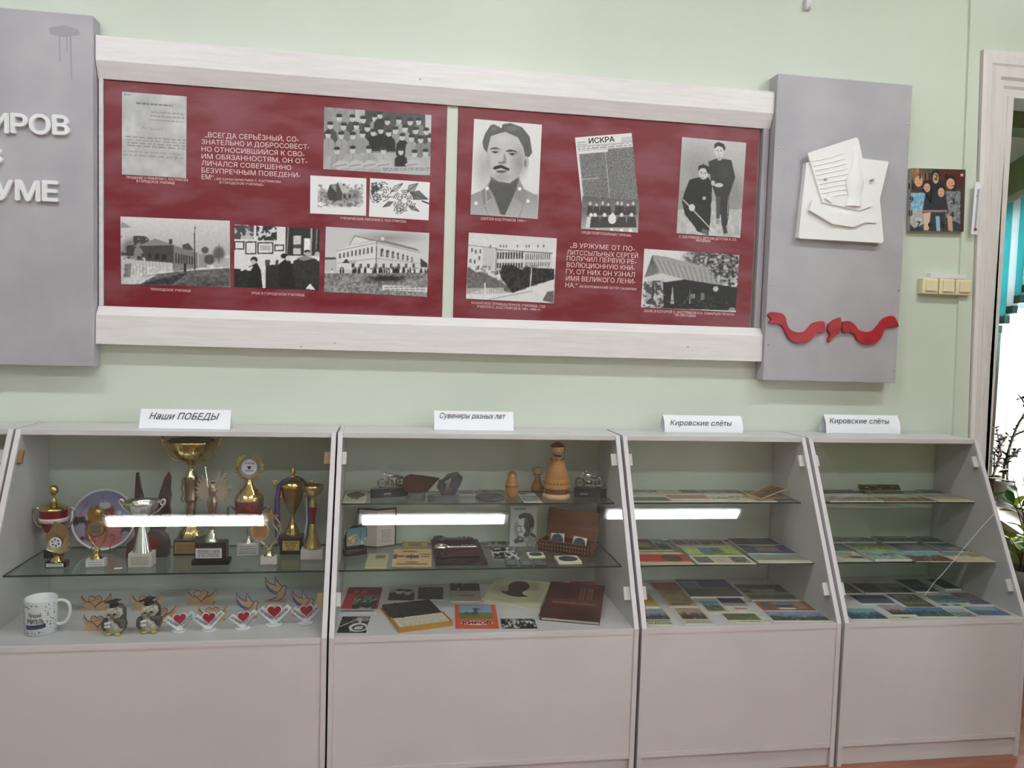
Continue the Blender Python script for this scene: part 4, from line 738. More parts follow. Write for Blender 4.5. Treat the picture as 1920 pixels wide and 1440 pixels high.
pp([(1000, 340), (1250, 330), (1240, 350), (1005, 360)], '5a2a30'); a.line(*f(1100, 160), *f(1100, 250), .012, '5a5a7a'); a.blot(0, .45, .22, .85, '23282a', .45, 12, 12, 3); a.blot(.8, .62, 1, .8, '2a1f2c', .4, 12, 12, 4); a.path([f(830, 440), f(850, 390), f(880, 330), (.22, .2)], .03, 'c04a5a', .7); a.path([(.72, .1), (.82, .16), (.88, .24)], .03, 'b04a5a', .7)
tilt = Matrix.Rotation(math.radians(-11), 4, 'X'); r = 58*k; base = tilt @ FR(0, 0, r)
disc_sheet('printed_face', a, r*.93, .004, t, base @ Matrix.Translation((0, 0, -.0005)))
MB().lathe([(r*.6, -.008), (r*.92, -.004), (r, .004), (r, .0062), (r*.98, .007), (r*.925, .0032), (r*.9, .001), (r*.6, -.0045)], 72).build('rim', 'porcelain', t, M=base)
b = MB(); 
for sx in (-1, 1): b.tube([(sx*.03, -.012, .001), (sx*.03, .0, .02), (sx*.03, .05, .001), (sx*.03, .035, .1)], .0015)
b.tube([(-.03, .05, .0015), (.03, .05, .0015)], .0015); b.build('wire_stand', 'pewter', t)
# oval plaque statuette
T = It('trophy_figure', 'small statuette with an oval inscribed plaque on a white base, before the plate', 'trophy', 178, 1064, Z2, GT, back=8)
T('base', 'marble_white', block(33, 16, 15)); T.plate('label_strip', 32, 11, 0, 2, -8.2, 'e2e2e6', .6, 2, 5); T('foot', 'gold', MB().lathe([(11, 15), (10, 17), (5, 22), (4, 27), (7, 30), (5, 33)], 24).ball((0, 0, 29), 6))
b = MB().tube([(2, 0, 30), (10, 1, 42), (16, 1, 55), (18, 0, 75), (14, 0, 90)], [2, 2.5, 3, 2.5, 1]).tube([(2, 0, 33), (-8, 1, 45), (-14, 1, 58), (-16, 0, 76)], [2, 2, 2, 1.4]).prism([(-14, 88), (-16, 100), (-10, 114), (-4, 108), (4, 112), (16, 108), (10, 100), (16, 96), (12, 86), (0, 82)], -2, 3).ball((4, -3, 104), 7)
T('figure', 'gold', b); T('plaque', 'antique_gold', MB().lathe([(16.5, -1.5), (17, 0), (16, 1.2), (14.5, 1), (14, .6)], 40, sy=.9)).matrix_local = FR(0, -3.2*T.k, 72*T.k)
a = Art(40, 40, '8e7555'); a.scribble(.18, .2, .82, .8, 6, '3a2c1c', 7); disc_sheet('inscription', a, 14.3*T.k, .8*T.k, T.t, FR(0, -4.0*T.k, 72*T.k), edge='8e7555', sy=.9)
# carved wooden wings
T = It('wooden_carving', 'dark carved wooden figure with two tall wings, behind the silver cup', 'carving', 275, 1046, Z2, back=14)
b = MB().prism([(-38, 0), (-36, 26), (-18, 46), (-6, 40), (6, 52), (22, 50), (32, 38), (37, 24), (36, 0)], -12, 12); T('body', 'dark_wood', b)
T('wing', 'dark_wood', MB().prism([(-24, 40), (-26, 80), (-24, 128), (-22, 160), (-19, 161), (-14, 130), (-7, 100), (-8, 46)], -5, 4)); T('wing', 'dark_wood', MB().prism([(2, 46), (8, 80), (18, 115), (29, 150), (36, 162), (40, 150), (39, 128), (41, 118), (38, 98), (40, 84), (36, 66), (30, 50)], -7, 2).tube([(20, -7.5, 70), (32, -7.5, 110), (36, -7.5, 150)], 1.2).tube([(26, -7.5, 60), (36, -7.5, 90)], 1.2))
T('seal', 'cup_red', MB().lathe([(13, -2), (13.5, 0), (12, 1.5), (11.5, 1)], 32)).matrix_local = FR(10*T.k, -12.8*T.k, 28*T.k)
# silver bowl cup
T = It('trophy_cup', 'silver bowl cup with side handles on a square marble base', 'trophy', 262, 1064, Z2, GT, back=15)
T('base', 'marble_white', block(42, 30, 26, b=.6)); T.plate('engraving', 38, 19, 0, 3, -15.2, 'cfcac2', .4, 4, 9)
T('foot', 'silver', MB().lathe([(16, 26), (15.5, 29), (12, 44), (8, 62), (5.5, 76), (5, 86), (8, 90), (6, 93)], 48, flute=14, amp=.05)); T('bowl', 'silver', MB().lathe([(6, 92), (10, 94), (20, 100), (27, 110), (30, 119), (32, 123), (31, 124), (28, 118), (18, 104), (4, 98)], 56, flute=18, amp=.02))
for sx in (1, -1): T('handle', 'silver', MB().tube([(sx*x, 0, z) for x, z in ((18, 99), (26, 103), (35, 112), (41, 122), (38, 127), (33, 122), (34, 116))], 1.8).tube([(sx*x, 1, z) for x, z in ((28, 103), (36, 112), (42, 119))], 1.2))
# tall gold cup
T = It('trophy_cup', 'tallest gold cup with a wide fluted bowl and a black base', 'trophy', 349, 1046, Z2, GT, back=34)
b = T('base', 'black_plastic', block(54, 44, 31)); T.plate('plaque', 45, 22, -2, 5, -22.3, 'b08c58', '5a3d1c', 5, 11); T('foot', 'gold', MB().lathe([(22, 31), (23, 36), (22, 42), (16, 50), (11, 58), (9, 64)], 44, flute=10, amp=.05))
T('column', 'antique_gold', MB().lathe([(9, 64), (8, 70), (8.5, 86), (10, 96), (9, 100), (12, 106), (12, 109), (10.5, 112), (12, 140), (13, 150), (12, 153)], 48, flute=16, amp=.04)); T('neck', 'pale_gold', MB().lathe([(13, 153), (12, 156), (7, 164), (5, 172), (9, 176)], 32))
for sx in (1, -1): T('scroll', 'gold', MB().tube([(sx*x, 0, z) for x, z in ((12, 152), (17, 146), (15, 138), (18, 130), (15, 118), (18, 108), (14, 102))], 1.7))
T('bowl', 'gold', MB().lathe([(8, 175), (18, 180), (32, 192), (41, 208), (45, 220), (46.5, 224), (45, 224.5), (40, 212), (28, 196), (5, 184)], 72, flute=26, amp=.012))
for sx in (1, -1): T('handle', 'gold', MB().tube([(sx*x, 0, z) for x, z in ((20, 181), (36, 190), (48, 206), (54, 222), (55, 230), (51, 236))], [2, 2.2, 2.2, 2.2, 2.6, 1.6]).tube([(sx*44, 0, 215), (sx*50, 0, 222), (sx*54, 0, 224)], 1.4))
# winged victory
T = It('trophy_figure', 'silver winged figure with raised arms on a stepped black base', 'trophy', 392, 1062, Z2, GT, back=23)
T('base', 'black_plastic', block(68, 32, 8).box(-34, 34, -16, 16, 0, 8).box(-29, 29, -13, 13, 8, 43, b=.8)); T.plate('label_strip', 48, 19, -3, 13, -13.3, 'dcd6d8', '2a1818', 5, 13)
T('foot', 'silver', MB().lathe([(13, 43), (12, 47), (7, 52), (9, 57), (5, 61), (4.5, 66)], 28))
T('body', 'antique_gold', MB().lathe([(4.5, 66), (6, 78), (5, 90), (7, 104), (9.5, 114), (9, 122), (6, 130), (7.5, 138), (8, 146), (4, 151), (2.2, 154)], 24, sy=.75).ball((1, 0, 159), 4.6))
for sx, hx, hz in ((-1, -13, 184), (1, 24, 172)): T('arm', 'silver', MB().tube([(sx*7, 0, 146), (sx*9, -1, 152), (hx*.75, -1, 162), (hx, 0, hz)], [2.2, 2.2, 1.8, 1.5]).ball((hx, 0, hz+2), 2.4))
for sx in (-1, 1):
    b = MB()
    for i in range(9):
        q = math.radians(-38+i*14.5); L = [26, 30, 33, 36, 39, 41, 43, 44, 44][i]*(.92 if sx < 0 else 1); c, s_ = math.cos(q), math.sin(q); P0 = (sx*5, 136); P1 = (P0[0]+sx*c*L*.86, P0[1]+s_*L); w = 3.6
        b.prism([P0, (P0[0]+(P1[0]-P0[0])*.6-s_*w*sx, P0[1]+(P1[1]-P0[1])*.6+c*w), P1, (P0[0]+(P1[0]-P0[0])*.6+s_*w*sx, P0[1]+(P1[1]-P0[1])*.6-c*w)], 1+i*.5, 3+i*.5)
    T('wing', 'silver', b)
# wreath cup
T = It('trophy_cup', 'trophy with a gold laurel wreath over a dark red patterned cup', 'trophy', 464, 1043, Z2, GT, back=12)
T('base', 'marble_white', block(40, 22, 24, b=2)); T.plate('label_strip', 36, 20, 0, 2, -11.3, 'd6d0d2', .35, 4, 17); T('stem', 'silver', MB().lathe([(9, 24), (8, 26), (4, 30), (3, 40), (5, 45), (3, 50), (5, 58), (16, 62)], 24))
T('bowl', 'cup_red_grid', MB().lathe([(14, 62), (21, 66), (24, 78), (26, 92), (26.5, 106)], 48)); T('lattice', 'gold', MB().lathe([(20.5, 63), (22.5, 63.5), (23.5, 68.5), (21.5, 69)], 40, flute=20, amp=.03)); b = MB()
for sx in (1, -1): T('handle', 'pewter', MB().tube([(sx*x, 0, z) for x, z in ((25, 84), (32, 92), (38, 90), (38, 78), (34, 66))], 1.8))
T('lid', 'gold', MB().lathe([(27, 105), (27.5, 108), (25, 114), (17, 120), (17, 124), (11, 128), (11, 131), (7, 134), (7, 138), (4, 141), (3, 144)], 40))
b = MB()
for sx in (-1, 1):
    for i in range(9):
        q = math.radians(-84+i*16.5); cx, cz = sx*21*math.cos(q), 167+23*math.sin(q)
        for dq, L in ((.55, 11), (-.25, 10), (.15, 10)):
            a_ = q+PI/2*(1 if True else 0)-dq*1.0; dx, dz = sx*math.cos(a_), math.sin(a_); b.prism([(cx, cz), (cx+dx*L*.45-dz*1.7, cz+dz*L*.45+dx*1.7), (cx+dx*L, cz+dz*L), (cx+dx*L*.45+dz*1.7, cz+dz*L*.45-dx*1.7)], -1.5+dq*3, .3+dq*3)
T('wreath', 'gold', b); k = T.k; o = disc_sheet('emblem', Art(8, 8, 'dcd8e0'), 14.5*k, 2.4*k, T.t, FR(0, -.5*k, 168*k), edge='2a2416')
MB().text('УРЖУМ', 17*k, 2.8*k, -8.5*k, 5.5*k, 2.5*k, ext=.0002, bold=.03).text('2016', 14*k, 3*k, -7*k, -8.5*k, 2.5*k, ext=.0002, bold=.04).prism([(-4*k, 1.5*k), (4*k, 1.5*k), (3.4*k, -.5*k), (2.4*k, -1*k), (2.4*k, -4*k), (-2.4*k, -4*k), (-2.4*k, -1*k), (-3.4*k, -.5*k)], 2.5*k, 2.7*k, 'z').build('lettering', 'ink_black', o)
# star trophy
T = It('trophy_figure', 'star trophy with a round inscribed plaque on a white base', 'trophy', 503, 1059, Z2, GT, back=9)
T('base', 'marble_white', block(30, 18, 15)); T('foot', 'pale_gold', MB().lathe([(10, 15), (9, 18), (6, 22), (5, 28), (9, 32)], 24)); b = MB()
def star(cx, cz, R, r, y0, y1, n=5, ph=.2):
    b.prism([((R if i % 2 == 0 else r)*math.sin(PI*i/n+ph)+cx, (R if i % 2 == 0 else r)*math.cos(PI*i/n+ph)+cz) for i in range(2*n)], y0, y1)
star(1, 90, 17, 7, -3, 1); star(-7, 34, 5, 2, -2, 0); star(17, 72, 5, 2, -1, 1); star(12, 42, 5, 2, -2, 0)
b.tube([(0, 0, 30), (10, 1, 42), (19, 1, 60), (18, 0, 78), (9, -1, 90)], [2.4, 2, 1.8, 1.5, 1]).tube([(2, 0, 30), (13, 0, 46), (15, -1, 62), (6, -2, 76)], 1.4).tube([(0, 0, 30), (-10, 0, 38), (-20, 0, 46)], 1.5); T('figure', 'pale_gold', b)
T('plaque_ring', 'silver', MB().lathe([(17, -1), (17.6, 0), (17, 1.2), (16, .8)], 40)).matrix_local = FR(-17*T.k, -1.5*T.k, 62*T.k); a = Art(40, 40, 'b07c44'); a.scribble(.16, .22, .84, .8, 6, '4a2c10', 19); disc_sheet('plaque', a, 16*T.k, 1.5*T.k, T.t, FR(-17*T.k, -1.6*T.k, 62*T.k), edge='b07c44')
# gold lidded cup with ribbon
T = It('trophy_cup', 'gold lidded cup hung with a tricolour ribbon, black base with a gold plaque', 'trophy', 545, 1041, Z2, GT, back=20)
T('base', 'black_plastic', block(42, 38, 34, b=2)); k = T.k; o = T.plate('plaque', 31, 18, 0, 9, -19.4, 'c8b25a', 'c8b25a', 1, 1)
MB().text('ЛУЧШАЯ', 25*k, 4*k, 3*k, 12.3*k, .0008, ext=.0002, bold=.03).text('ШУТКА', 20*k, 4*k, 5.5*k, 6.9*k, .0008, ext=.0002, bold=.03).text('2024', 14*k, 4*k, 8.5*k, 1.4*k, .0008, ext=.0002, bold=.03).build('lettering', 'maroon', o)
T('foot', 'gold', MB().lathe([(14, 34), (14.5, 38), (12, 46), (9, 52), (5, 60), (3.5, 70), (4.5, 76)], 40, flute=12, amp=.03)); T('bowl', 'bronze_gold', MB().lathe([(4.5, 75), (9, 84), (16, 98), (20, 112), (22, 128)], 44)); T('lid', 'gold', MB().lathe([(23, 127.5), (23.5, 131), (20, 137), (12, 142), (5, 146), (2.5, 149), (3, 151), (5.5, 155), (4, 160), (.4, 166)], 40))
for sx in (1, -1): T('handle', 'gold', MB().tube([(sx*x, 0, z) for x, z in ((20, 108), (28, 112), (34, 122), (33, 132), (38, 138), (30, 138), (32, 130))], 1.8))
for sx, m3 in ((-1, ('navy', 'royal_blue', 'cup_red')), (1, ('satin_white', 'royal_blue', 'satin_red'))):
    b = MB()
    for j in range(3):
        pts = [(sx*3, 147), (sx*14, 142), (sx*24, 131), (sx*28, 108), (sx*(27 if sx < 0 else 30), 60), (sx*25, 14)]; w = 3.4; yy = 6 if sx > 0 else -6
        V = []; 
        for x, z in pts: V += [(x+(j-1.5)*w, yy, z), (x+(j-.5)*w, yy, z), (x+(j-.5)*w, yy+.5, z), (x+(j-1.5)*w, yy+.5, z)]
        b.add(V, [(i*4+q, i*4+(q+1) % 4, i*4+4+(q+1) % 4, i*4+4+q) for i in range(5) for q in range(4)]+[(0, 3, 2, 1), (20, 21, 22, 23)], j)
    T('ribbon', list(m3), b, label='striped ribbon')
# small gold cup with red stem
T = It('trophy_cup', 'small gold cup with a red stem, at the right end of the shelf', 'trophy', 584, 1050, Z2, GT, back=15)
T('base', 'marble_white', block(41, 28, 19)); T('foot', 'gold', MB().lathe([(16, 19), (16.5, 23), (13, 30), (9, 42), (7, 52), (6.5, 64), (5, 66)], 36)); T('stem', 'cup_red', MB().lathe([(4.5, 66), (5, 80), (7, 92), (9, 99)], 32)); T('bowl', 'gold', MB().lathe([(9, 98.5), (9, 103), (6, 107), (7, 112), (5, 116), (9, 119), (16, 126), (19, 135), (19.5, 140), (18.5, 140), (14, 128), (4, 121)], 40))
tag(MB().box(-.012, .012, -.006, .006, 0, .0012).build('paper_scrap', 'paper_white', M=Matrix.Translation(onZ(222, 1066, Z2)+Vector((0, 0, .0004))) @ Matrix.Rotation(.2, 4, 'Z')), 'tiny white paper scrap on the trophy shelf', 'paper scrap')
# --- on the case floor: mug
P = onZ(60, 1199, Z1); k = mpp(P)*1.02; t = thing('mug', 'white mug printed with black words and a blue ribbon, far left', 'mug', P+Vector((0, 28*k+.02, .0003)))
MB().lathe([(26, 0), (28, 1), (28, 64), (27.5, 66), (26, 65), (25.5, 6), (0, 5)], 48).sc(k).build('body', 'porcelain', t)
MB().tube([(x, 0, z) for x, z in ((26.5, 58), (36, 60), (47, 54), (51, 40), (47, 24), (38, 15), (26.5, 15))], 3).sc(k).build('handle', 'porcelain', t)
def wrap(b, name, m, par=t, rr=28.15):   # bend flat artwork (x right, y up) round the mug; x = 0 faces the viewer
    b.v = [((rr+z)*k*math.sin(x/28-.05), -(rr+z)*k*math.cos(x/28-.05), y*k) for x, y, z in b.v]; return b.build(name, m, par)
b = MB(); R = random.Random(4)
for i in range(150):
    x, y = R.uniform(-40, 40), R.uniform(4, 60)
    if ((x-1)/21)**2+((y-30)/23)**2 < 1: continue
    s_ = R.uniform(.7, 1.7); n = R.choice([3, 4, 5]); q = R.random()*6; b.prism([(x+s_*math.cos(q+j*2*PI/n), y+s_*R.uniform(.6, 1)*math.sin(q+j*2*PI/n)) for j in range(n)], 0, .15, 'z')
wrap(b, 'pattern', 'ink_black', rr=28.05); wrap(MB().text('Лучший', 23, 8, -11, 36, ext=.2, shear=.2, bold=.01).text('УЧИТЕЛЬ', 30, 8.5, -14, 24, ext=.2, bold=.02), 'lettering', 'ink_black', rr=28.05)
b = MB(); n = 12; X = [-17+i*3 for i in range(n+1)]; top = [(x, 21.5+.08*x+(.8 if abs(x) > 13 else 0)) for x in X]; V = [(x, y, 0) for x, y in top]+[(x, y-8, 0) for x, y in top]
b.add(V, [(n+1+i, n+2+i, i+1, i) for i in range(n)]); o = wrap(b, 'ribbon_print', 'navy', rr=28.1); wrap(MB().text('МАТЕМАТИКИ', 24, 3.6, -12, 15.4, ext=.15), 'ribbon_marks', 'royal_blue', rr=28.15)
# owls in mortarboards
def owl(px, py, label, rz):
    T = It('owl_figurine', label, 'figurine', px, py, Z1, 'owl figurines in graduation caps', rz, back=22)
    T('body', 'owl_white', MB().lathe([(8, 0), (15, 4), (18.5, 14), (18, 24), (14, 31), (15, 36), (17, 42), (15.5, 50), (9, 55), (.01, 57)], 32, sy=.85)); T('back', 'owl_dark', MB().lathe([(17, 8), (19.5, 18), (17, 28), (17.5, 40), (16.8, 48), (11, 56), (.01, 59)], 32, sy=.8, c=(1.5, 3.5, 0)))
    for sx in (-1, 1):
        T('face_disc', 'owl_white', MB().ball((0, 0, 0), 8.5, sc=(1, .35, 1.05))).matrix_local = Matrix.Translation((sx*6.6*T.k, -13.2*T.k, 43*T.k)); T('eye', 'ink_black', MB().ball((sx*5.5, -16.2, 43+sx*.6), 2.2, sc=(1.5, .5, .8))); T('foot', 'yellow', MB().ball((sx*9, -11, 2.4), 4.4, sc=(1.25, 1, .55)))
    T('beak', 'owl_beak', MB().lathe([(.01, -5), (2.2, -1), (2.4, 2), (1, 4)], 12, c=(0, -16.5, 38)))
    T('wing', 'owl_dark', MB().ball((17, -8, 24), 10, sc=(.75, .8, 1.05)).ball((10, -13, 30), 6, sc=(1.3, .6, .9))); T('wing', 'owl_dark', MB().ball((-17, -6, 20), 10, sc=(.7, .8, 1.3))); T('scroll', 'satin_white', MB().tube([(-13, -15, 24), (-4, -17.5, 27)], 2.6).tube([(-13, -15, 18), (-4, -17.5, 20)], 2.6))
    c = MB().lathe([(9, 50), (9.5, 56), (7.5, 60)], 20, c=(-2, 0, 0)); c.add([(-21, -3, 61), (-2, -13, 63), (12, -1, 67), (-5, 12, 64), (-21, -3, 62.4), (-2, -13, 64.4), (12, -1, 68.4), (-5, 12, 65.4)], [(3, 2, 1, 0), (4, 5, 6, 7), (0, 1, 5, 4), (1, 2, 6, 5), (2, 3, 7, 6), (3, 0, 4, 7)]); c.tube([(-4, -1, 65), (2, -9, 64), (8, -13, 58), (8, -13.5, 50)], .6); T('cap', 'black_satin', c)
owl(209, 1196, 'owl figurine in a black graduation cap, the one nearer the mug', -.12); owl(275, 1192, 'owl figurine in a black graduation cap, the one nearer the heart stands', .05)
# plywood hands holding a heart
def heart(w, cx=0., cz=0., n=28): return [(cx+w/32*16*math.sin(q)**3, cz+w/32*(13*math.cos(q)-5*math.cos(2*q)-2*math.cos(3*q)-math.cos(4*q))) for q in np.linspace(0, 2*PI, n, endpoint=False)]
HS = [(262, 380), (272, 430), (300, 470), (345, 490), (395, 495), (455, 545), (520, 500), (565, 485), (610, 455), (650, 420), (668, 362), (682, 400), (676, 470), (645, 540), (575, 600), (340, 600), (285, 540), (252, 460), (256, 400)]
def hands(px, py, label, rz=0.):
    T = It('heart_stand', label, 'wooden souvenir', px, py, Z1, 'plywood hands holding a heart', rz, back=6); q = [((x-460)/8, (602-y)/8+1.5) for x, y in HS]
    T('base', 'plywood', MB().box(-25, 23, -7, 7, 0, 2.2)); T('hands', ['plywood', 'plywood_edge'], MB().prism(q, -1.2, 1.2, m=0, mside=1).tube([(-23, -1.3, 25), (-17, -1.3, 17), (-8, -1.3, 14), (0, -1.3, 6), (0, -1.3, 1.5)], .5, 1).tube([(0, -1.3, 6), (9, -1.3, 13), (19, -1.3, 18), (26, -1.3, 29)], .5, 1))
    h = heart(24, 0, 18); T('heart', ['plywood', 'plywood_edge'], MB().prism(h, -2, -1.25, m=0, mside=1).tube([(x, -2.1, z) for x, z in h], .55, 1, 6, True).tube([(-7, -2.2, 16), (0, -2.2, 19), (7, -2.2, 22)], .35, 1))
hands(177, 1145, 'wooden hands with a heart, rear one behind the left owl'); hands(181, 1183, 'wooden hands with a heart, close behind the left owl', -.1); hands(273, 1145, 'wooden hands with a heart, rear one behind the right owl')
hands(300, 1168, 'wooden hands with a heart, mostly hidden behind the right owl', .2); hands(376, 1135, 'wooden hands with a heart standing alone at the back'); hands(397, 1167, 'wooden hands with a heart behind the second white heart stand', .1)
# doves
DV = [(620, 140), (665, 215), (720, 250), (780, 275), (765, 230), (770, 140), (800, 205), (830, 245), (865, 285), (890, 274), (918, 276), (942, 312), (922, 322), (922, 380), (905, 430), (872, 470), (845, 492), (800, 505), (676, 494), (730, 478), (785, 455), (805, 410), (745, 400), (720, 370), (690, 360), (670, 320), (640, 280), (632, 240)]
def dove(px, py, label, rz=0.):
    T = It('dove_stand', label, 'wooden souvenir', px, py, Z1, 'wooden doves with blue edges', rz, back=6); q = [((x-770)/8, (504-y)/8+2.2) for x, y in DV]
    T('base', 'plywood', MB().box(-19, 19, -7, 7, 0, 2.2)); T('dove', ['plywood', 'dove_blue'], MB().prism(q, -1.2, 1.2, m=0, mside=1).tube([(x, -1.3, z) for x, z in q], .8, 1, 6, True).tube([(x, -1.3, z) for x, z in ((-17, 34), (-8, 24), (4, 18), (10, 24), (14, 29))], .8, 1).tube([(x, -1.3, z) for x, z in ((-17, 27), (-6, 20), (2, 16))], .6, 1))
dove(461, 1160, 'wooden dove with blue edged wings, leftmost of three'); dove(515, 1130, 'wooden dove with blue edged wings, highest of three at the back'); dove(566, 1155, 'wooden dove with blue edged wings, nearest the case side')
# white V stands with a red heart
def vstand(px, py, label, w2, w3, rz, k=1.):
    T = It('heart_award', label, 'award', px, py, Z1, 'white award stands with red hearts', rz, back=12); T.k *= k
    T('base', 'satin_white', MB().lathe([(15, 0), (15.5, .8), (15, 2)], 36)); a = Art(30, 16, 'e4e4ea'); a.scribble(.1, .1, .9, .9, 3, .15, 5); q = T.k; sheet('base_lettering', a, 17*q, 7*q, .3*q, T.t, Matrix.Translation((-9*q, -13*q, 2.05*q)), edge='e4e4ea')
    f = lambda x, y: ((x-745)/8, (866-y)/8); v = [f(*p) for p in ((505, 650), (575, 578), (735, 725), (765, 725), (938, 556), (1006, 620), (790, 845), (765, 866), (720, 866), (695, 840))]
    o = T('panel', 'satin_white', MB().prism(v, -1, 1.2)); T('heart_back', 'satin_white', MB().prism(heart(29, .6, 27), -2.2, -1.02)); T('heart', 'heart_red', MB().prism(heart(25, .6, 26.6), -3.6, -2.25))
    b = MB(); q1 = math.atan2(-152, 205); b.text('ЛУЧШЕМУ', 30, 5.4, M=FR(*(lambda p: (p[0], -1.05, p[1]))(f(524, 652)), q1), ext=.2, bold=.02)
    y2 = math.atan2(180, 190); b.text(w2, 30 if len(w2) < 8 else 33, 5.2, M=FR(*(lambda p: (p[0], -1.05, p[1]))(f(782, 800)), y2), ext=.2, bold=.02)
    if w3: b.text(w3, 25, 3.6, M=FR(*(lambda p: (p[0], -1.05, p[1]))(f(812, 826)), y2), ext=.2, bold=.02)
    T('lettering', 'ink_black', b)
    return T
vstand(333, 1187, 'white award with a red heart, next to the right owl', 'УЧИТЕЛЮ', 'БИОЛОГИИ', .4, .9); vstand(388, 1185, 'white award with a red heart before the wooden hands and heart', 'ДИРЕКТОРУ', '', .3, .9); vstand(453, 1182, 'white award with a red heart in front of the leftmost dove', 'УЧИТЕЛЮ', 'ХИМИИ', .42, .86)
vstand(512, 1175, 'white award with a red heart facing straight out below the highest dove', 'УЧИТЕЛЮ', '', 0.); vstand(572, 1172, 'white award with a red heart nearest the right side of the trophy case', 'УЧИТЕЛЮ', '', .22, .93)
# ------------------------------------------------------------------ flat printed things: quads given by the pixels of their back and front edges
def flat(name, label, cat, back, front, Z, art, t=.0015, group=None, edge='e8e4da', lift=0., curl=None, rot=None):
    (xa, xb, yb), (xc, xd, yf) = back, front; yl = yf[0] if isinstance(yf, tuple) else yf; yr = yf[1] if isinstance(yf, tuple) else yf
    L, R_ = onZ(xc, yl, Z), onZ(xd, yr, Z); Bk = onZ((xa+xb)/2, yb, Z); u = R_-L; w = u.length; u /= w; n = Vector((0, 0, 1)); v = n.cross(u); h = (Bk-L).dot(v)
    for c0, c1 in ((-1.2057, -.1698), (-.1631, .8607), (.8722, 1.6021), (1.6158, 2.3438)):      # keep inside the case it lies in
        if c0 < L.x+w/2 < c1:
            lo, hi = c0+TH+.002, c1-TH-.003-max(0, v.x*h); d = max(lo-L.x, 0); L = L+u*d; w -= d; w = min(w, (hi-L.x)/u.x); h = min(h, -.006-max(L.y, L.y+u.y*w))
            d = YB+(Z+t-Z1)*.5+.0165-min(L.y, L.y+u.y*w)
            if d > 0: L = L+Vector((0, d, 0)); h -= d
    M = Matrix.Identity(4)
    for i in range(3): M[i][0], M[i][1], M[i][2], M[i][3] = u[i], v[i], n[i], L[i]+(.0004+lift)*(i == 2)
    a = art(w/h) if callable(art) else art
    o = sheet(name, a, w, h, t, M=M, edge=edge, curl=curl); tag(o, label, cat, group)
    return o, w, h, t
# cover designs: each takes the aspect ratio and returns a small picture
def _A(asp, bg, n=46): 
    w = n if asp > 1 else max(14, int(n*asp)); return Art(w, max(12, int(w/asp)), bg)
def landscape(sky, mid, gnd, seed, hz=.42, border=None, bb=.0):
    def f(asp):
        a = _A(asp, border or sky); x0 = y0 = .05 if border else 0.; x1 = 1-x0; y1 = 1-y0-bb
        a.grad(x0, y0, x1, y1, sky, sky); s = vnoise(1, a.W, 7, 1, seed)[0]; rid = y0+(y1-y0)*(hz+.16*(s-.5)*2)
        a.put(((a.Y > rid[None]) & (a.Y < y1) & (a.X > x0) & (a.X < x1)).astype(float), mid); a.put(((a.Y > rid[None]+.2) & (a.Y < y1) & (a.X > x0) & (a.X < x1)).astype(float), gnd)
        a.noise(x0, y0, x1, y1, .13, 12, 9, seed+1); a.blot(x0, hz, x1, y1, 'e9e6da', .70, 16, 12, seed+2, .6); a.blot(x0, hz, x1, y1, '23302a', .66, 14, 10, seed+5, .6); return a
    return f
def framed(bg, pic, seed, box=(.12, .14, .88, .62), ink='4a3a30', strip=True):
    def f(asp):
        a = _A(asp, bg); b = landscape(*pic, seed)(asp*(box[2]-box[0])/(box[3]-box[1])); g = b.get(); m = (a.X > box[0]) & (a.X < box[2]) & (a.Y > box[1]) & (a.Y < box[3])
        iy = np.clip(((a.Y-box[1])/(box[3]-box[1])*g.shape[0]).astype(int), 0, g.shape[0]-1); ix = np.clip(((a.X-box[0])/(box[2]-box[0])*g.shape[1]).astype(int), 0, g.shape[1]-1); a.a[m] = g[iy, ix][m]
        if strip: a.scribble(box[0], box[3]+.08, box[2], min(.95, box[3]+.24), 2, ink, seed)
        return a
    return f
def triptych(bg, pal, seed, n=3, y0=.12, y1=.85):
    def f(asp):
        a = _A(asp, bg, 60)
        for i in range(n):
            x0, x1 = .04+i*.93/n, .04+(i+.9)*.93/n; c = pal[i % len(pal)]; a.rect(x0, y0, x1, y1, c); a.noise(x0, y0, x1, y1, .16, 24, 12, seed+i); a.blot(x0, y0, x1, y1, 'e6e2d6', .66, 26, 14, seed+i, .6)
        return a
    return f
def bands(bg, rects, seed=1, nz=.08, dots=()):
    def f(asp):
        a = _A(asp, bg, 54)
        for r in rects: a.rect(*r[:4], r[4])
        a.noise(0, 0, 1, 1, nz, 18, 14, seed)
        for e in dots: a.ell(*e)
        return a
    return f
def bwphoto(seed, thr=.55, bg=.16, hi=.8, cx=12, cy=8): 
    def f(asp): a = _A(asp, bg, 50); a.blot(0, 0, 1, 1, hi, thr, cx, cy, seed); a.noise(0, 0, 1, 1, .12, 20, 14, seed+3); return a
    return f
def onface(o, w, h, t, txt, x, y, wd, hp, m='ink_black', bold=.01, name='title'):
    return MB().text(txt, w*wd, h*hp, w*x, h*y, t+.0001, ext=.00025, bold=bold).build(name, m, o)
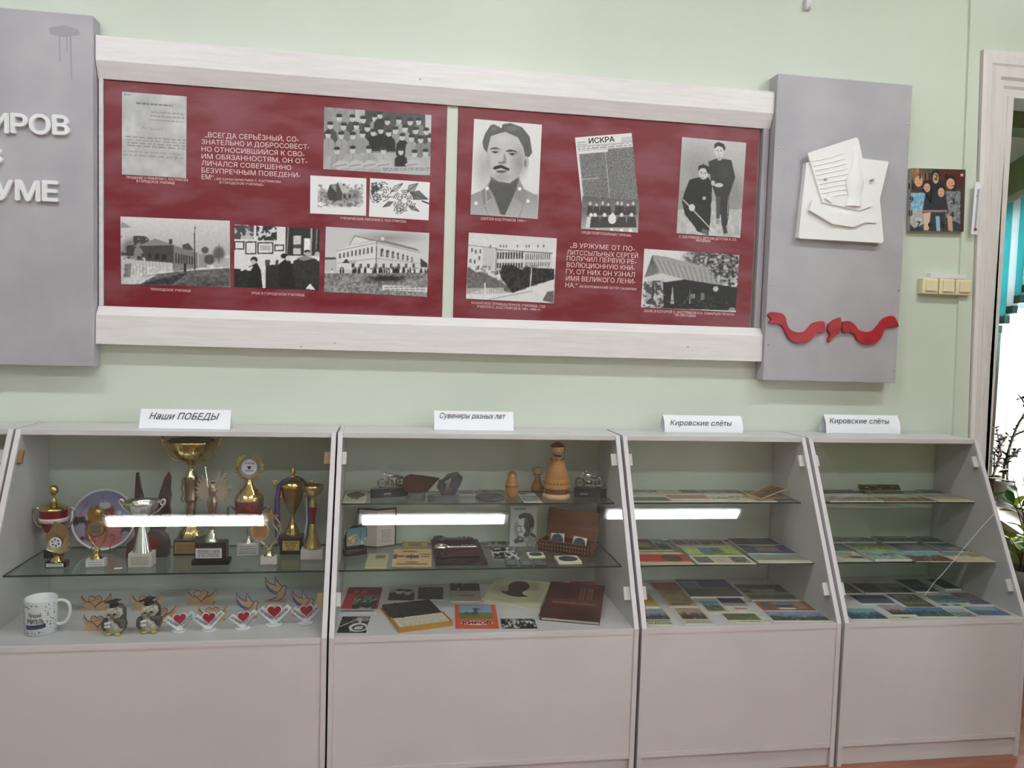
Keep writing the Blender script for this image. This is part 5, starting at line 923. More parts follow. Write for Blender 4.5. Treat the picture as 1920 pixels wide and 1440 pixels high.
# ------------------------------------------------------------------ souvenir case, upper shelf
K3 = 'souvenirs on the upper glass shelf'
a = Art(34, 30, 'b8b49a'); a.ell(.5, .42, .4, .2, '4a4638'); a.ell(.52, .22, .16, .06, '4a4638'); a.poly([(.2, .5), (.8, .48), (.6, .78), (.4, .78)], '4a4638'); a.ell(.45, .75, .05, .05, 'e0dcc8')
flat('postcard', 'pale card with a dark round emblem, at the left end of the upper souvenir shelf', 'postcard', (650, 686, 915), (642, 685, 943), Z3, a)
def bike(px, py, label, ang, back=6, st=1.):
    T = It('motorcycle_model', label, 'souvenir', px, py, Z3, 'silver model motorcycles on black stands', math.radians(ang), back=back); k = 1
    T('stand', 'black_plastic', MB().prism([(x*st, y) for x, y in ((-40, -9), (28, -9), (44, 3), (40, 9), (-34, 9), (-42, 0))], 0, 17, 'z')); T('name_plate', 'steel', MB().box(-14*1-4, -4, -9.7, -9.1, 6, 8.5))
    for x, n in ((-19*k, 'front'), (17*k, 'rear')): T('wheel', 'pewter', MB().tube([(x+8*math.cos(q), 0, 27.5+8*math.sin(q)) for q in np.linspace(0, 2*PI, 20, endpoint=False)], 2, closed=True).lathe([(2.5, -2), (3, 0), (2.5, 2)], 10, c=(x, 0, 27.5)).tube([(x-7, 0, 27.5), (x+7, 0, 27.5)], .5).tube([(x, 0, 20.5), (x, 0, 34.5)], .5))
    T('engine', 'pewter', MB().ball((-2*k, 0, 27), 6, sc=(1.1, .7, 1)).box(-7, 5, -4.5, 4.5, 21, 25).tube([(-4*k, -4, 24), (6*k, -4.5, 22), (24*k, -4.5, 23)], 1.3).tube([(-6*k, 0, 38), (-4*k, 0, 24), (12*k, 0, 24), (17*k, 0, 28)], 1.2).tube([(17*k, 0, 28), (12*k, 0, 37), (-6*k, 0, 39)], 1.2))
    T('tank', 'silver', MB().ball((-4*k, 0, 41), 6, sc=(1.35, .75, .75))); T('seat', 'pewter', MB().ball((8*k, 0, 39.5), 5, sc=(1.5, .7, .45)).ball((17*k, 0, 37), 6, sc=(1.2, .5, .4)))
    T('fork', 'silver', MB().tube([(-19*k, -3, 27.5), (-12*k, -3, 45)], 1.1).tube([(-19*k, 3, 27.5), (-12*k, 3, 45)], 1.1)); T('handlebar', 'silver', MB().tube([(-7*k, -10, 48), (-11*k, -6, 46), (-11*k, 6, 46), (-7*k, 10, 48)], 1).ball((-15*k, 0, 44), 3.2))
T = bike(734, 936, 'silver model motorcycle on a black stand, left one beside the wooden shield', 18, 26)
bike(1108, 934, 'silver model motorcycle on a black stand, right one beside the birch bark doll', -16, 10, .72)
T = It('wooden_shield', 'dark red wooden shield shape on a round black foot', 'souvenir', 781, 936, Z3, back=6); T('foot', 'stone_dark', MB().lathe([(17, 0), (18, 3), (16.5, 9), (13, 12), (.01, 12)], 32)); T('shield', 'mahogany', MB().prism([(-18, 12), (-26, 22), (-27, 34), (-22, 42), (-12, 46), (15, 43), (43, 39), (30, 25), (19, 12)], -2.5, 2.5))
T = It('stone_ornament', 'dark hexagonal stone ornament with a carved bird on a faceted foot', 'souvenir', 831, 942, Z3, back=14); T('foot', 'stone_dark', MB().prism([(-30, -6), (-18, -13), (30, -7), (30, 8), (-20, 12)], 0, 11, 'z')); T('plate', 'stone_dark', MB().prism([(-2, 11), (-12, 26), (-8, 40), (-1, 41), (8, 51), (26, 56), (37, 46), (34, 34), (22, 11)], -3, 3)); T('carving', 'pewter', MB().ball((8, -4, 27), 10, sc=(.7, .25, 1.4)).tube([(4, -4.5, 14), (8, -5, 30), (14, -4.5, 44)], [4, 6, 2]).tube([(2, -4, 36), (8, -5, 30), (16, -4, 22)], 2.5)); T('gilt_mark', 'gold', MB().box(-18, -6, -8, -3, 11, 12))
flat('postcard', 'two picture black and white card lying behind the stone ornament', 'postcard', (858, 884, 913), (861, 893, 929), Z3, triptych('c8cac4', ['555850', '6a6c66'], 3, 1))
flat('postcard', 'wide grey view card lying behind the dark medal disc', 'postcard', (886, 950, 913), (897, 950, 924), Z3, bwphoto(5, .5, .72, .35, 10, 4))
P = onZ(921, 938, Z3); t = thing('medal', 'large dark medal disc lying flat beside the nesting doll', 'medal', P+Vector((0, .03, .0004))); k = mpp(P); MB().lathe([(26, 0), (28, 1), (28, 4), (26, 5), (24, 4.2), (.01, 4.6)], 48).sc(k).build('disc', 'stone_dark', t); MB().ball((2, 1, 5), 8, sc=(1.4, 1.5, .2)).sc(k).build('relief', 'stone_dark', t)
T = It('nesting_doll', 'small round headed wooden nesting doll with a painted face', 'doll', 960.5, 933, Z3, K3, back=10); T('body', 'birch', MB().lathe([(8, 0), (9.5, 1), (11.5, 8), (12.5, 18), (12, 27), (9, 32), (9, 38), (8.5, 43), (5.5, 47), (.01, 48.5)], 32)); T('face', 'pale_wood', MB().ball((0, -5.6, 39.5), 5.2, sc=(1, .7, 1.05))); T('features', 'plywood_edge', MB().ball((-2.2, -9, 41), .8).ball((2.2, -9, 41), .8).ball((0, -9, 37.2), .9, sc=(1.4, .6, .6)).tube([(6*math.cos(q), -6.4+abs(math.cos(q))*.8, 39.5+6.2*math.sin(q)) for q in np.linspace(0, 2*PI, 18, endpoint=False)], .4, closed=True)); T('shawl', 'brown_wood', MB().lathe([(12.3, 20), (12.7, 21), (12.3, 22)], 32))
T = It('wooden_doll', 'tiny wooden doll in a tall brimmed headdress', 'doll', 1009, 922, Z3, K3, back=9); T('skirt', 'birch', MB().lathe([(10, 0), (12, 2), (11.5, 6), (7, 18), (3.5, 27), (2.5, 29)], 28)); T('head', 'pale_wood', MB().ball((0, 0, 30), 4.6)); T('headdress', 'pale_wood', MB().lathe([(8, 32), (8.5, 33), (5, 34), (6.5, 40), (8, 44), (6.5, 44), (.01, 40)], 24)); T('brim', 'brown_wood', MB().tube([(8*math.cos(q), 8*math.sin(q), 32.5) for q in np.linspace(0, 2*PI, 20, endpoint=False)], .7, closed=True))
T = It('birch_bark_doll', 'tall birch bark doll with a bell skirt and round head', 'doll', 1048, 938, Z3, K3, back=25); T('foot', 'pale_wood', MB().lathe([(26, 0), (27, 2), (27, 6), (24, 8), (23, 9)], 44)); T('underskirt', 'brown_wood', MB().lathe([(23, 9), (22, 15), (23, 19)], 40, flute=24, amp=.02)); T('skirt', 'birch', MB().lathe([(25.5, 18), (26, 21), (25, 28), (20, 50), (14, 70), (9, 80)], 44)); T('collar', 'birch', MB().lathe([(9.5, 76), (10, 80), (8.5, 80)], 30))
T('neck', 'brown_wood', MB().lathe([(6, 78), (6, 87), (8, 90)], 24)); T('head', 'pale_wood', MB().ball((0, 0, 94), 13, sc=(1, 1, .96))); T('hat', 'brown_wood', MB().lathe([(13.5, 99), (14, 100.5), (9, 105), (.01, 109)], 28)); T('plait', 'brown_wood', MB().tube([(11, -6, 100), (12.5, -6, 93), (10.5, -8, 86)], 1.6)); T('features', 'plywood_edge', MB().ball((-4, -12, 95), .9).ball((4, -12, 95), .9).tube([(-2, -12, 89), (2, -12, 89)], .5))
b = MB()
for r0, z, n in ((25.6, 30, 22), (11.5, 75, 10)):
    for i in range(n): q = 2*PI*i/n; rr = r0*(1-(z-28)/78*.0)-(1.8 if z < 40 else 0); b.ball((rr*math.cos(q), rr*math.sin(q), z), 1.5, sc=(1.3, 1.3, .9), n=8)
for i in range(24): q = 2*PI*i/24; b.tube([(25.6*math.cos(q), 25.6*math.sin(q), 20), (25.9*math.cos(q+.13), 25.9*math.sin(q+.13), 17), (25.6*math.cos(q+.26), 25.6*math.sin(q+.26), 20)], .8, n=5)
T('ornament', 'plywood_edge', b)
flat('postcard', 'small pale card with a grey drawing, at the foot of the birch bark doll', 'postcard', (983, 1010, 924.5), (983, 1017, 943), Z3, bands('dcdcd4', [(.05, .3, .95, .9, '8a8e86'), (.1, .1, .5, .2, '3c3c3c')], 5, .2))
# ------------------------------------------------------------------ souvenir case, middle shelf
K2 = 'souvenirs on the lower glass shelf'
T = It('souvenir_plaque', 'black rimmed shield plaque with a blue painted view, on a black foot', 'souvenir', 665, 1046, Z2, rz=.42, back=22); T('foot', 'black_plastic', MB().box(-22, 22, -7, 9, 0, 12, b=1.2).box(-18, 18, -2, 8, 12, 18, b=1))
q = [(-22, 16), (-23, 34), (-18, 46), (-6, 56), (14, 58), (22, 52), (23, 34), (16, 20), (4, 15)]; T('frame', 'black_plastic', MB().prism(q, -2.5, 3)); a = Art(44, 40, '4f7d92'); a.grad(0, 0, 1, 1, '45748c', '7fa0a4'); a.poly([(.06, .45), (.5, .36), (.5, .8), (.1, .95)], 'cfb878'); a.blot(.06, .42, .5, .95, '6a5a30', .55, 16, 12, 3); a.rect(.66, .2, .7, .75, '1f3a4a'); a.blot(.2, .6, .95, .95, 'c8ccb0', .6, 16, 14, 6)
k = T.k; o = sheet('painted_view', a, 40*k, 34*k, .6*k, T.t, FR(-19*k, -2.6*k, 19*k), edge='4f7d92')
t = thing('open_booklet', 'open dark covered booklet standing upright behind the shield plaque', 'booklet', onZ(706, 1027, Z2)+Vector((0, .005, .0004))); k = mpp(t.location)
for sx, pts, pg in ((-1, [(0, 0), (-36, 14)], 30), (1, [(0, 0), (36, 16)], 34)):
    dx, dy = pts[1]; L = math.hypot(dx, dy); nx, ny = (-dy/L, dx/L) if sx > 0 else (dy/L, -dx/L); e = 1.6
    MB().prism([(0, 0), (dx, dy), (dx+nx*e, dy+ny*e), (nx*e, ny*e)], 0, 72, 'z').sc(k).build('cover', 'black_satin', t); 
    a = Art(30, 56, 'd6c8c0'); (a.ell(.55, .25, .2, .1, '9a4a40') if sx < 0 else a.rect(.4, .16, .56, .3, '9a6a58')); (a.ell(.55, .25, .13, .065, 'd6c8c0') if sx < 0 else a.scribble(.25, .55, .8, .9, 6, '8a8078', 3)); ang = math.atan2(dy, dx) if sx > 0 else math.atan2(-dy, -dx)
    M = Matrix.Translation((0 if sx > 0 else dx*k*.92, -.0012+(0 if sx > 0 else dy*k*.92), 1.5*k)) @ Matrix.Rotation(ang, 4, 'Z') @ FR(); sheet('page', a, L*k*.92, 68*k, .0012, t, M, edge='d6c8c0')
BK = 'booklets and cards in the souvenir case'
flat('booklet', 'tan booklet with a small dark picture, in front of the shield plaque', 'booklet', (692, 728, 1041), (684, 724, 1066), Z2, framed('b5ab86', ('5a5a50', '3c3c34', '8c8a7c'), 3, (.4, .12, .85, .42), strip=False), .005, BK, edge='dcd0a8')
flat('ticket', 'small yellowed ticket with a framed picture, behind the booklet of rifles', 'ticket', (752, 802, 1011.5), (752, 804, 1029), Z2, bands('9a8850', [(.08, .12, .92, .88, 'b8a25c'), (.25, .25, .72, .75, '8a7a50')], 4, .1), .003, edge='b8a25c')
flat('booklet', 'yellowed booklet with a dark line drawing of rifles, beside the key tray', 'booklet', (741, 810, 1031.5), (734, 809, 1064), Z2, bands('d2b486', [(.25, .12, .6, .2, '6a4a30'), (.02, .34, .12, .58, '4a5a58'), (.14, .4, .3, .48, '5a3a2a'), (.34, .38, .66, .55, '5f4a3a'), (.45, .3, .48, .62, '3a2a20'), (.68, .3, .97, .36, '6a4a30'), (.72, .42, .94, .5, '7a5a40'), (.35, .74, .65, .79, '5a4430'), (.12, .84, .9, .9, '5a4430')], 6, .06), .004, BK, edge='c8a878')
# key tray
Pf, Pg = onZ(817, 1061, Z2), onZ(915, 1060, Z2); Pb = onZ(812, 1013, Z2); w = (Pg-Pf).length; dp = Pb.y-Pf.y; t = thing('key_tray', 'dark presentation tray with a red velvet lining holding three big keys', 'tray', Pf+Vector((0, .001, .0003)))
MB().box(0, w, 0, dp, 0, .008, b=.0015).build('tray', 'black_satin', t); MB().box(.006, w-.02, .028, dp-.012, .008, .0105).build('lining', 'maroon', t)
for i, (lab, m, y) in enumerate((('dark souvenir key at the front of the tray', 'black_satin', .16), ('shiny silver souvenir key in the middle of the tray', 'silver', .50), ('dark souvenir key at the back of the tray', 'stone_dark', .84))):
    s = thing('souvenir_key', lab, 'key', Pf+Vector((.03, dp*y, .0117)), group='souvenir keys in the tray'); q = w-.045
    MB().tube([(.0+.017*math.cos(j), .017*math.sin(j), .009) for j in np.linspace(0, 2*PI, 20, endpoint=False)], .008, closed=True).build('bow', m, s); MB().tube([(.022, 0, .007), (.03, 0, .007), (q*.95, 0, .007)], [.008, .005, .005]).build('shaft', m, s)
    b = MB()
    for j in range(6): b.box(q*.55+j*.009, q*.55+j*.009+.005, -.003, .014, .002, .014-(j % 2)*.003)
    b.build('bit', m, s)
flat('postcard', 'narrow banded picture strip lying behind the two photo cards', 'postcard', (898, 957, 1013.5), (903, 960, 1023), Z2, bwphoto(8, .5, .25, .6, 10, 3), .0015, BK)
flat('photo_card', 'black and white photo card, the rear one right of the key tray', 'photo card', (917, 961, 1027.5), (921, 968, 1035.5), Z2, bwphoto(12, .55, .12, .8, 8, 3), .0015, BK); flat('photo_card', 'black and white photo card, the front one right of the key tray', 'photo card', (920, 968, 1036.5), (926, 975, 1049.5), Z2, bwphoto(14, .55, .12, .85, 8, 5), .0015, BK)
# portrait card on the shelf
f = lambda p: ((p[0]-920)*8, (p[1]-930)*8); Pb = onZ(962, 1027, Z2); y = Pb.y; M, w, h = frame3(onY(959, 951, y), onY(1009, 951, y), onY(958, 1026.5, y)); cx, cy = 920, 930
a = Art(70, 104, .76, ((310, 170), (712, 165), (300, 770))); a.ell(420, 520, 70, 150, .5, .7, .6); a.poly([(350, 690), (440, 610), (520, 640), (640, 560), (692, 610), (700, 770), (620, 760), (520, 700), (380, 725)], .3); a.poly([(520, 640), (610, 600), (690, 640), (700, 770), (560, 770)], .62); a.poly([(430, 370), (520, 350), (580, 420), (600, 580), (540, 640), (470, 615), (440, 590), (432, 545), (418, 520), (432, 460)], .86); a.poly([(520, 360), (580, 400), (620, 560), (540, 640), (500, 600), (540, 540), (515, 470)], .34)
a.poly([(430, 345), (445, 300), (520, 272), (600, 280), (655, 330), (672, 420), (655, 500), (625, 560), (595, 500), (580, 400), (520, 345), (460, 365)], .18); a.ell(560, 310, 60, 22, .34, .7, .8); a.poly([(430, 455), (480, 465), (475, 480), (432, 470)], .2); a.poly([(500, 470), (545, 455), (540, 475)], .15); a.poly([(462, 470), (452, 530), (478, 540)], .45); a.line(445, 560, 500, 545, 12, .25); a.ell(625, 520, 18, 40, .6); a.line(520, 700, 560, 640, 8, .8); a.blot(350, 640, 700, 770, .75, .62, 22, 20, 4)
o = sheet('portrait_card', a, w, h, .002, M=Matrix.Translation((0, .012, .0006)) @ M @ Matrix.Rotation(math.radians(-5), 4, 'X')); tag(o, 'white card with a dark portrait of a smiling man, standing beside the carved casket', 'card'); MB().text('С.М.КИРОВ', w*.46, h*.052, w*.12, h*.9, .0021, ext=.0002, bold=.03).build('title', 'ink_black', o)
# casket with two coin boxes in it
rz = math.radians(-14); A = onZ(1009, 1031, Z2); B2 = onZ(1106, 1045, Z2); w = (B2-A).length; rz = math.atan2(B2.y-A.y, B2.x-A.x); t = thing('casket', 'open carved wooden casket with its lid raised, right end of the shelf', 'casket', A+Vector((0, .0, .0004)), rz); D = .085; H = .040
b = MB()
for x0, x1, y0, y1 in ((0, w, 0, .007), (0, w, D-.007, D), (0, .007, .007, D-.007), (w-.007, w, .007, D-.007)): b.box(x0, x1, y0, y1, .003, H)
b.box(0, w, 0, D, 0, .003); b.build('box', 'brown_wood', t); b = MB(); n = 17
for r in range(2):
    for i in range(n): x = .008+i*(w-.016)/(n-1); z = H*(.3+.36*r); b.prism([(x-.0028, z), (x, z-.005), (x+.0028, z), (x, z+.005)], -.0018, -.0011)
MB().box(.0005, w-.0005, -.0011, -.0001, .0055, H-.0055).build('carved_front', 'dark_wood', t); b.build('carving', 'birch', t); b = MB().box(.001, w-.001, -.0015, -.0001, .001, .005).box(.001, w-.001, -.0015, -.0001, H*.46, H*.5).box(.001, w-.001, -.0015, -.0001, H-.005, H-.001); b.build('border', 'dark_wood', t)
lid = MB().box(0, w, 0, .012, 0, .105).box(.008, w-.008, -.0005, .0, .008, .097).build('lid', 'brown_wood', t); lid.matrix_local = Matrix.Translation((0, D+.0005, H+.0005)) @ Matrix.Rotation(math.radians(-7), 4, 'X')
for i, (x, lab) in enumerate(((.036, 'coin box leaning in the casket on the left'), (w*.59, 'coin box leaning in the casket on the right'))):
    s = thing('coin_box', lab, 'coin box', group='white coin boxes', M=t.matrix_basis @ Matrix.Translation((x, .030, .0085)) @ Matrix.Rotation(math.radians(18), 4, 'X').inverted() @ Matrix.Rotation(.06*(i*2-1), 4, 'Y')); q = .054
    MB().box(0, q, 0, .006, 0, q, b=.001).build('case', 'page', s); MB().lathe([(q*.44, 0), (q*.45, .0008), (q*.40, .0014), (.0001, .0012)], 36).build('coin', 'stone_dark', s, M=FR(q/2, -.0002, q/2))
def coinbox(back, front, label, t0=.007):
    (xa, xb, yb), (xc, xd, yf) = back, front; L, R_ = onZ(xc, yf+3, Z2), onZ(xd, yf+3, Z2); w = (R_-L).length; h = min(w, (onZ((xa+xb)/2, yb, Z2)-L).y+.004); s = thing('coin_box', label, 'coin box', L+Vector((0, 0, .0004)), group='white coin boxes'); MB().box(0, w, 0, h, 0, t0, b=.001).build('case', 'page', s); MB().lathe([(h*.40, 0), (h*.41, .0006), (h*.36, .001), (.0001, .0009)], 32).build('coin', 'stone_dark', s, M=Matrix.Translation((w/2, h/2, t0)))
coinbox((987, 1018, 1034), (992, 1023, 1044.5), 'small white coin box lying between the portrait card and the casket'); coinbox((1038, 1082, 1040), (1048, 1092, 1056), 'larger white coin box lying in front of the casket', .009)
for i, (back, front) in enumerate((((947, 970, 1050.5), (949, 972, 1062)), ((974, 997, 1050.5), (977, 1000, 1062)), ((1001, 1023, 1050.5), (1004, 1027, 1062)))):
    o, w, h, tt = flat('coin_case', ('leftmost', 'middle', 'rightmost')[i]+' of three small dark coin cases at the front edge of the shelf', 'coin case', back, front, Z2, bands('55585a', [(.1, .1, .9, .9, '6a6d6e'), (.3, .4, .7, .6, '8a8d8e')], i+2, .06), .004, 'small dark coin cases', edge='3a3a3c')
# ------------------------------------------------------------------ souvenir case, floor
flat('booklet', 'red booklet with a black and white crowd photo, rear left of the case floor', 'booklet', (650, 717, 1103), (636, 706, 1151), Z1, lambda asp: bands('c02a3a', [(0, 0, 1, .28, '6a1f2a'), (.3, .36, .92, .62, '8c9088'), (.3, .62, .92, .86, '2c3230'), (0, .86, 1, 1, 'd8d0cc'), (.05, .9, .9, .95, '5a5050')], 4, .07, [(.28, .2, .07, .07, 'd03a48'), (.5, .2, .08, .08, 'd03a48')])(asp).blot(.3, .36, .92, .86, .2, .56, 18, 12, 4).blot(.3, .4, .92, .86, .8, .66, 16, 12, 9), .004, BK, edge='d8d0cc')
flat('photo_card', 'black and white card of two smiling people, behind the black notebook', 'photo card', (733, 776, 1105), (727, 776, 1127), Z1, lambda asp: bands('3a3c3e', [(0, 0, 1, .3, 'b8bab8')], 3, .04, [(.4, .25, .15, .22, 'e0e0de'), (.72, .32, .15, .22, 'dcdcda'), (.4, .1, .16, .1, '222'*2), (.72, .16, .16, .1, '222'*2)])(asp), .0015, BK)
flat('photo_card', 'plain dark grey photo card behind the black notebook', 'photo card', (782, 828, 1102), (783, 831, 1125), Z1, bands('4c4e50', [(.3, .12, .55, .25, '6a6c6e')], 5, .05), .0015, BK)
o, w, h, tt = flat('booklet', 'pale booklet with a dark photograph along its top, left of the silhouette book', 'booklet', (841, 909, 1094), (845, 903, 1129), Z1, lambda asp: bands('b9b4a6', [(0, 0, 1, .42, '34373a'), (.25, .66, .8, .72, '7a766c')], 7, .05)(asp).blot(.05, .02, .95, .4, .7, .68, 12, 6, 4), .003, BK)
o, w, h, tt = flat('booklet', 'orange booklet with a windmill picture and a big place name, front of the case floor', 'booklet', (852, 930, 1135), (854, 936, 1179), Z1, lambda asp: bands('d8562e', [(.1, .04, .88, .62, '8aa4c0'), (.1, .36, .88, .62, '6a7c4a'), (.46, .2, .54, .46, '3a4a6a'), (.42, .18, .6, .24, '2c3a60')], 7, .05, [])(asp).blot(.1, .34, .5, .46, '3c5a34', .45, 14, 10, 3), .0025, BK, edge='d8562e')
vs = [(w*.12+w*.38*(1+math.cos(q)), h*.2+h*.085*math.sin(q)) for q in np.linspace(0, 2*PI, 24, endpoint=False)]; MB().prism(vs, tt, tt+.0002, 'z').build('title_band', 'paint_pink', o); MB().text('КИРОВ', w*.66, h*.11, w*.17, h*.15, tt+.0002, ext=.0003, bold=.05).build('title', 'maroon', o)
flat('photo_card', 'black and white crowd photo card in front of the silhouette book', 'photo card', (937, 1002, 1161), (941, 1008, 1180), Z1, bwphoto(21, .6, .1, .8, 16, 8), .0015, BK); flat('photo_card', 'black and white card with a pale swirl, front left corner of the case floor', 'photo card', (641, 692, 1157), (631, 686, 1188), Z1, lambda asp: bands('1f2122', [(.5, .05, .95, .3, '8c8e8e')], 3, .05, [(.68, .66, .32, .26, 'd6d6d4'), (.7, .68, .24, .18, '3a3c3c'), (.68, .7, .14, .1, 'c0c0be')])(asp).path([(.02, .65), (.4, .3), (.62, .1)], .04, .8).blot(.4, .1, 1, .95, .75, .66, 10, 8, 6), .0015, BK)
flat('photo_card', 'small dark green card half hidden behind the maroon album', 'photo card', (1032, 1056, 1091), (1032, 1057, 1095.5), Z1, bands('3c4440', [], 3, .06), .0015, BK)
flat('booklet', 'red booklet with a dark oval, half hidden behind the maroon album', 'booklet', (1070, 1114, 1092), (1078, 1128, 1112), Z1, bands('b02a38', [], 4, .05, [(.52, .6, .22, .2, '6a1f28')]), .003, BK, edge='a83040')
# notebook in an amber box
A, B2, C2 = onZ(748, 1187, Z1), onZ(849, 1174, Z1), onZ(716, 1138, Z1); u = (B2-A).normalized(); w = (B2-A).length; v = Vector((-u.y, u.x, 0)); h = (C2-A).dot(v)*.93
t = thing('notebook_box', 'black notebook with a handwritten slip in a shallow amber box', 'notebook', A+Vector((0, 0, .0004)), math.atan2(u.y, u.x)); b = MB().box(0, w, 0, h*.99, 0, .004)
for x0, x1, y0, y1 in ((0, w, 0, .004), (0, .004, .004, h*.42), (w-.004, w, .004, h*.42)): b.box(x0, x1, y0, y1, .004, .017)
b.build('box', 'amber', t); MB().box(.006, w-.006, h*.4, h*.98, .004, .0165, b=.002).ball((w*.55, h*.66, .0165), .016, sc=(1.5, .9, .05)).build('cover', 'black_satin', t); a = Art(54, 24, 'dcd0ba'); a.scribble(.05, .1, .95, .5, 4, '8a7a70', 3, .6); a.scribble(.05, .55, .95, .92, 3, '7a9080', 5, .6); sheet('written_slip', a, w-.012, h*.37, .0012, t, Matrix.Translation((.006, .006, .0135)), edge='dcd0ba')
t2 = t; MB().box(.006, w-.006, .006, h*.39, .004, .0132).build('page_block', 'page', t)
b = MB().tube([(w*.27, h*.97, .018), (w*.31, h*.75, .020), (w*.24, h*.5, .0185), (w*.15, h*.43, .0185), (w*.2, h*.36, .018), (w*.28, h*.41, .018)], .0016).build('cord', 'black_plastic', t)
def book(name, label, A, B2, C2, th, cover, page, tilt=0., group=BK):
    A, B2, C2 = onZ(*A, Z1), onZ(*B2, Z1), onZ(*C2, Z1); u = (B2-A).normalized(); w = (B2-A).length; v = Vector((-u.y, u.x, 0)); h = (C2-A).dot(v); M = Matrix.Translation(A+Vector((0, 0, .0005))) @ Matrix.Rotation(math.atan2(u.y, u.x), 4, 'Z') @ Matrix.Rotation(tilt, 4, 'X')
    t = thing(name, label, 'book', group=group, M=M); MB().box(.003, w-.003, .003, h-.002, .002, th-.002).build('page_block', page, t); MB().box(0, w, 0, h, 0, .0018).build('back_cover', cover, t); MB().box(-.0018, .0, 0, h, 0, th).build('spine', cover, t); MB().box(0, w, 0, h, th-.0018, th).build('front_cover', cover, t); return t, w, h, th
t, w, h, th = book('book', 'cream book with a dark head silhouette on its tilted cover', (905, 1131), (1012, 1143), (922, 1098), .012, 'page', 'page', math.radians(7)); a = Art(90, 60, 'c9c2a4', ((0, 0), (1000, 0), (0, 600))); a.noise(0, 0, 1000, 600, .03, 6, 30, 3); a.ell(480, 190, 190, 140, '3a2424'); a.poly([(330, 240), (630, 240), (590, 330), (640, 380), (740, 410), (560, 440), (400, 430), (260, 380), (200, 330), (330, 350)], '3a2424'); sheet('cover_print', a, w*.985, h*.985, .0004, t, Matrix.Translation((w*.008, h*.008, th+.0001)), edge='c9c2a4')
t, w, h, th = book('album', 'maroon album with a gilt emblem and gilt lettering, right of the silhouette book', (1013, 1163), (1124, 1173), (1022, 1108), .012, 'maroon', 'page', math.radians(5)); b = MB()
for x in (.58, .64, .72, .78): b.box(w*x, w*(x+.025), h*.55, h*.86, th, th+.0003)
for i in range(6): q = PI*i/5; b.tube([(w*.69+w*.05*math.cos(q), h*.78+h*.03*math.sin(q), th+.0004), (w*.69+w*.13*math.cos(q), h*.78+h*.12*math.sin(q), th+.0004)], .0008)
b.box(w*.12, w*.92, h*.50, h*.508, th, th+.0002).box(w*.12, w*.124, h*.38, h*.5, th, th+.0002).box(w*.916, w*.92, h*.38, h*.5, th, th+.0002); R = random.Random(3)
for i in range(34): x = .13+i*.0225; b.box(w*x, w*(x+.014), h*(.38+.02*R.random()), h*(.44+.03*R.random()), th, th+.0003)
b.build('gilt_decoration', 'gold_ink', t); MB().box(-.006, w*.99, .002, h*.27, th, th+.001).build('pocket_flap', 'mahogany', t)
# ------------------------------------------------------------------ booklet cases
def shelfset(group, Z, rows):
    for lab, cat, back, front, art, th in rows:
        flat(cat.replace(' ', '_'), lab, cat, back, front, Z, art, th, group)
BR, GR_, BL_, TN = 'a89a80', '6f8a58', '4a6f96', 'cfc4aa'
shelfset('booklets on the upper shelf of the third case', Z3, [
 ('grey blue card, back left corner of the third case upper shelf', 'postcard', (1188, 1229, 915.6), (1188, 1239, 926), landscape('8c989c', '6a747a', 'c8c6b0', 3), .0015),
 ('dark green booklet at the front left corner of the third case upper shelf', 'booklet', (1188, 1247, 927), (1188, 1260, 941.5), bands('9aa08a', [(0, .1, 1, .4, 'b9b79a'), (0, .5, 1, .9, '3d4438')], 4), .003),
 ('cream card with a dark corner picture, second at the back of the upper shelf', 'postcard', (1231, 1297, 914.5), (1240, 1316, 926), bands('c9c4ac', [(.55, .05, .98, .85, '6a5a40'), (.1, .2, .5, .3, 'a8a48c')], 5), .002),
 ('reddish brown booklet, second along the front of the upper shelf', 'booklet', (1242, 1321, 927), (1261, 1343, 941.5), bands('c9b4a0', [(.05, .25, .95, .7, '9a6a58'), (.05, .75, .95, .9, 'd8c8b0')], 6), .004),
 ('grey view card at the back of the upper shelf, right of the cream card', 'postcard', (1301, 1390, 916.5), (1318, 1396, 926), landscape('9aa090', '5c6454', '8a907c', 7), .0015),
 ('grey yellow booklet, third along the front of the upper shelf', 'booklet', (1322, 1396, 927), (1345, 1418, 941.5), landscape('b8b49c', '8e8c74', 'c9bf94', 8), .003),
 ('small pale card with a dark green picture, left of the golden booklet', 'postcard', (1385, 1425, 919), (1412, 1450, 932), framed('d0ccb0', ('5a6a6a', '3c4a44', '6a7060'), 4, (.12, .15, .88, .85), strip=False), .0015),
 ('pinkish booklet at the front, just under the golden booklet', 'booklet', (1418, 1452, 933), (1422, 1458, 941.5), bands('b89a8a', [(0, .5, 1, .8, 'a07a6a')], 3), .003)])
A, B2, C2 = onZ(1467, 940, Z3), onZ(1514, 936, Z3), onZ(1440, 923, Z3); u = (B2-A).normalized(); w = (B2-A).length*1.08; A.x = min(A.x, 1.578-w*1.02); t = thing('open_booklet', 'golden brown booklet lying half open at the right end of the upper shelf', 'booklet', A+Vector((0, .006, .0042)), math.atan2(u.y, u.x)); h = .085
sheet('lower_cover', bands('b98a6a', [], 3)(1.4), w, h, .0016, t, edge='c8b080'); o = sheet('upper_cover', framed('c9a860', ('7a5c2c', '4a3818', '5c4420'), 6, (.08, .1, .92, .9), strip=False)(1.3), w, h, .0014, t, Matrix.Translation((0, 0, .002)) @ Matrix.Rotation(math.radians(-14), 4, 'Y'), edge='d8c088')
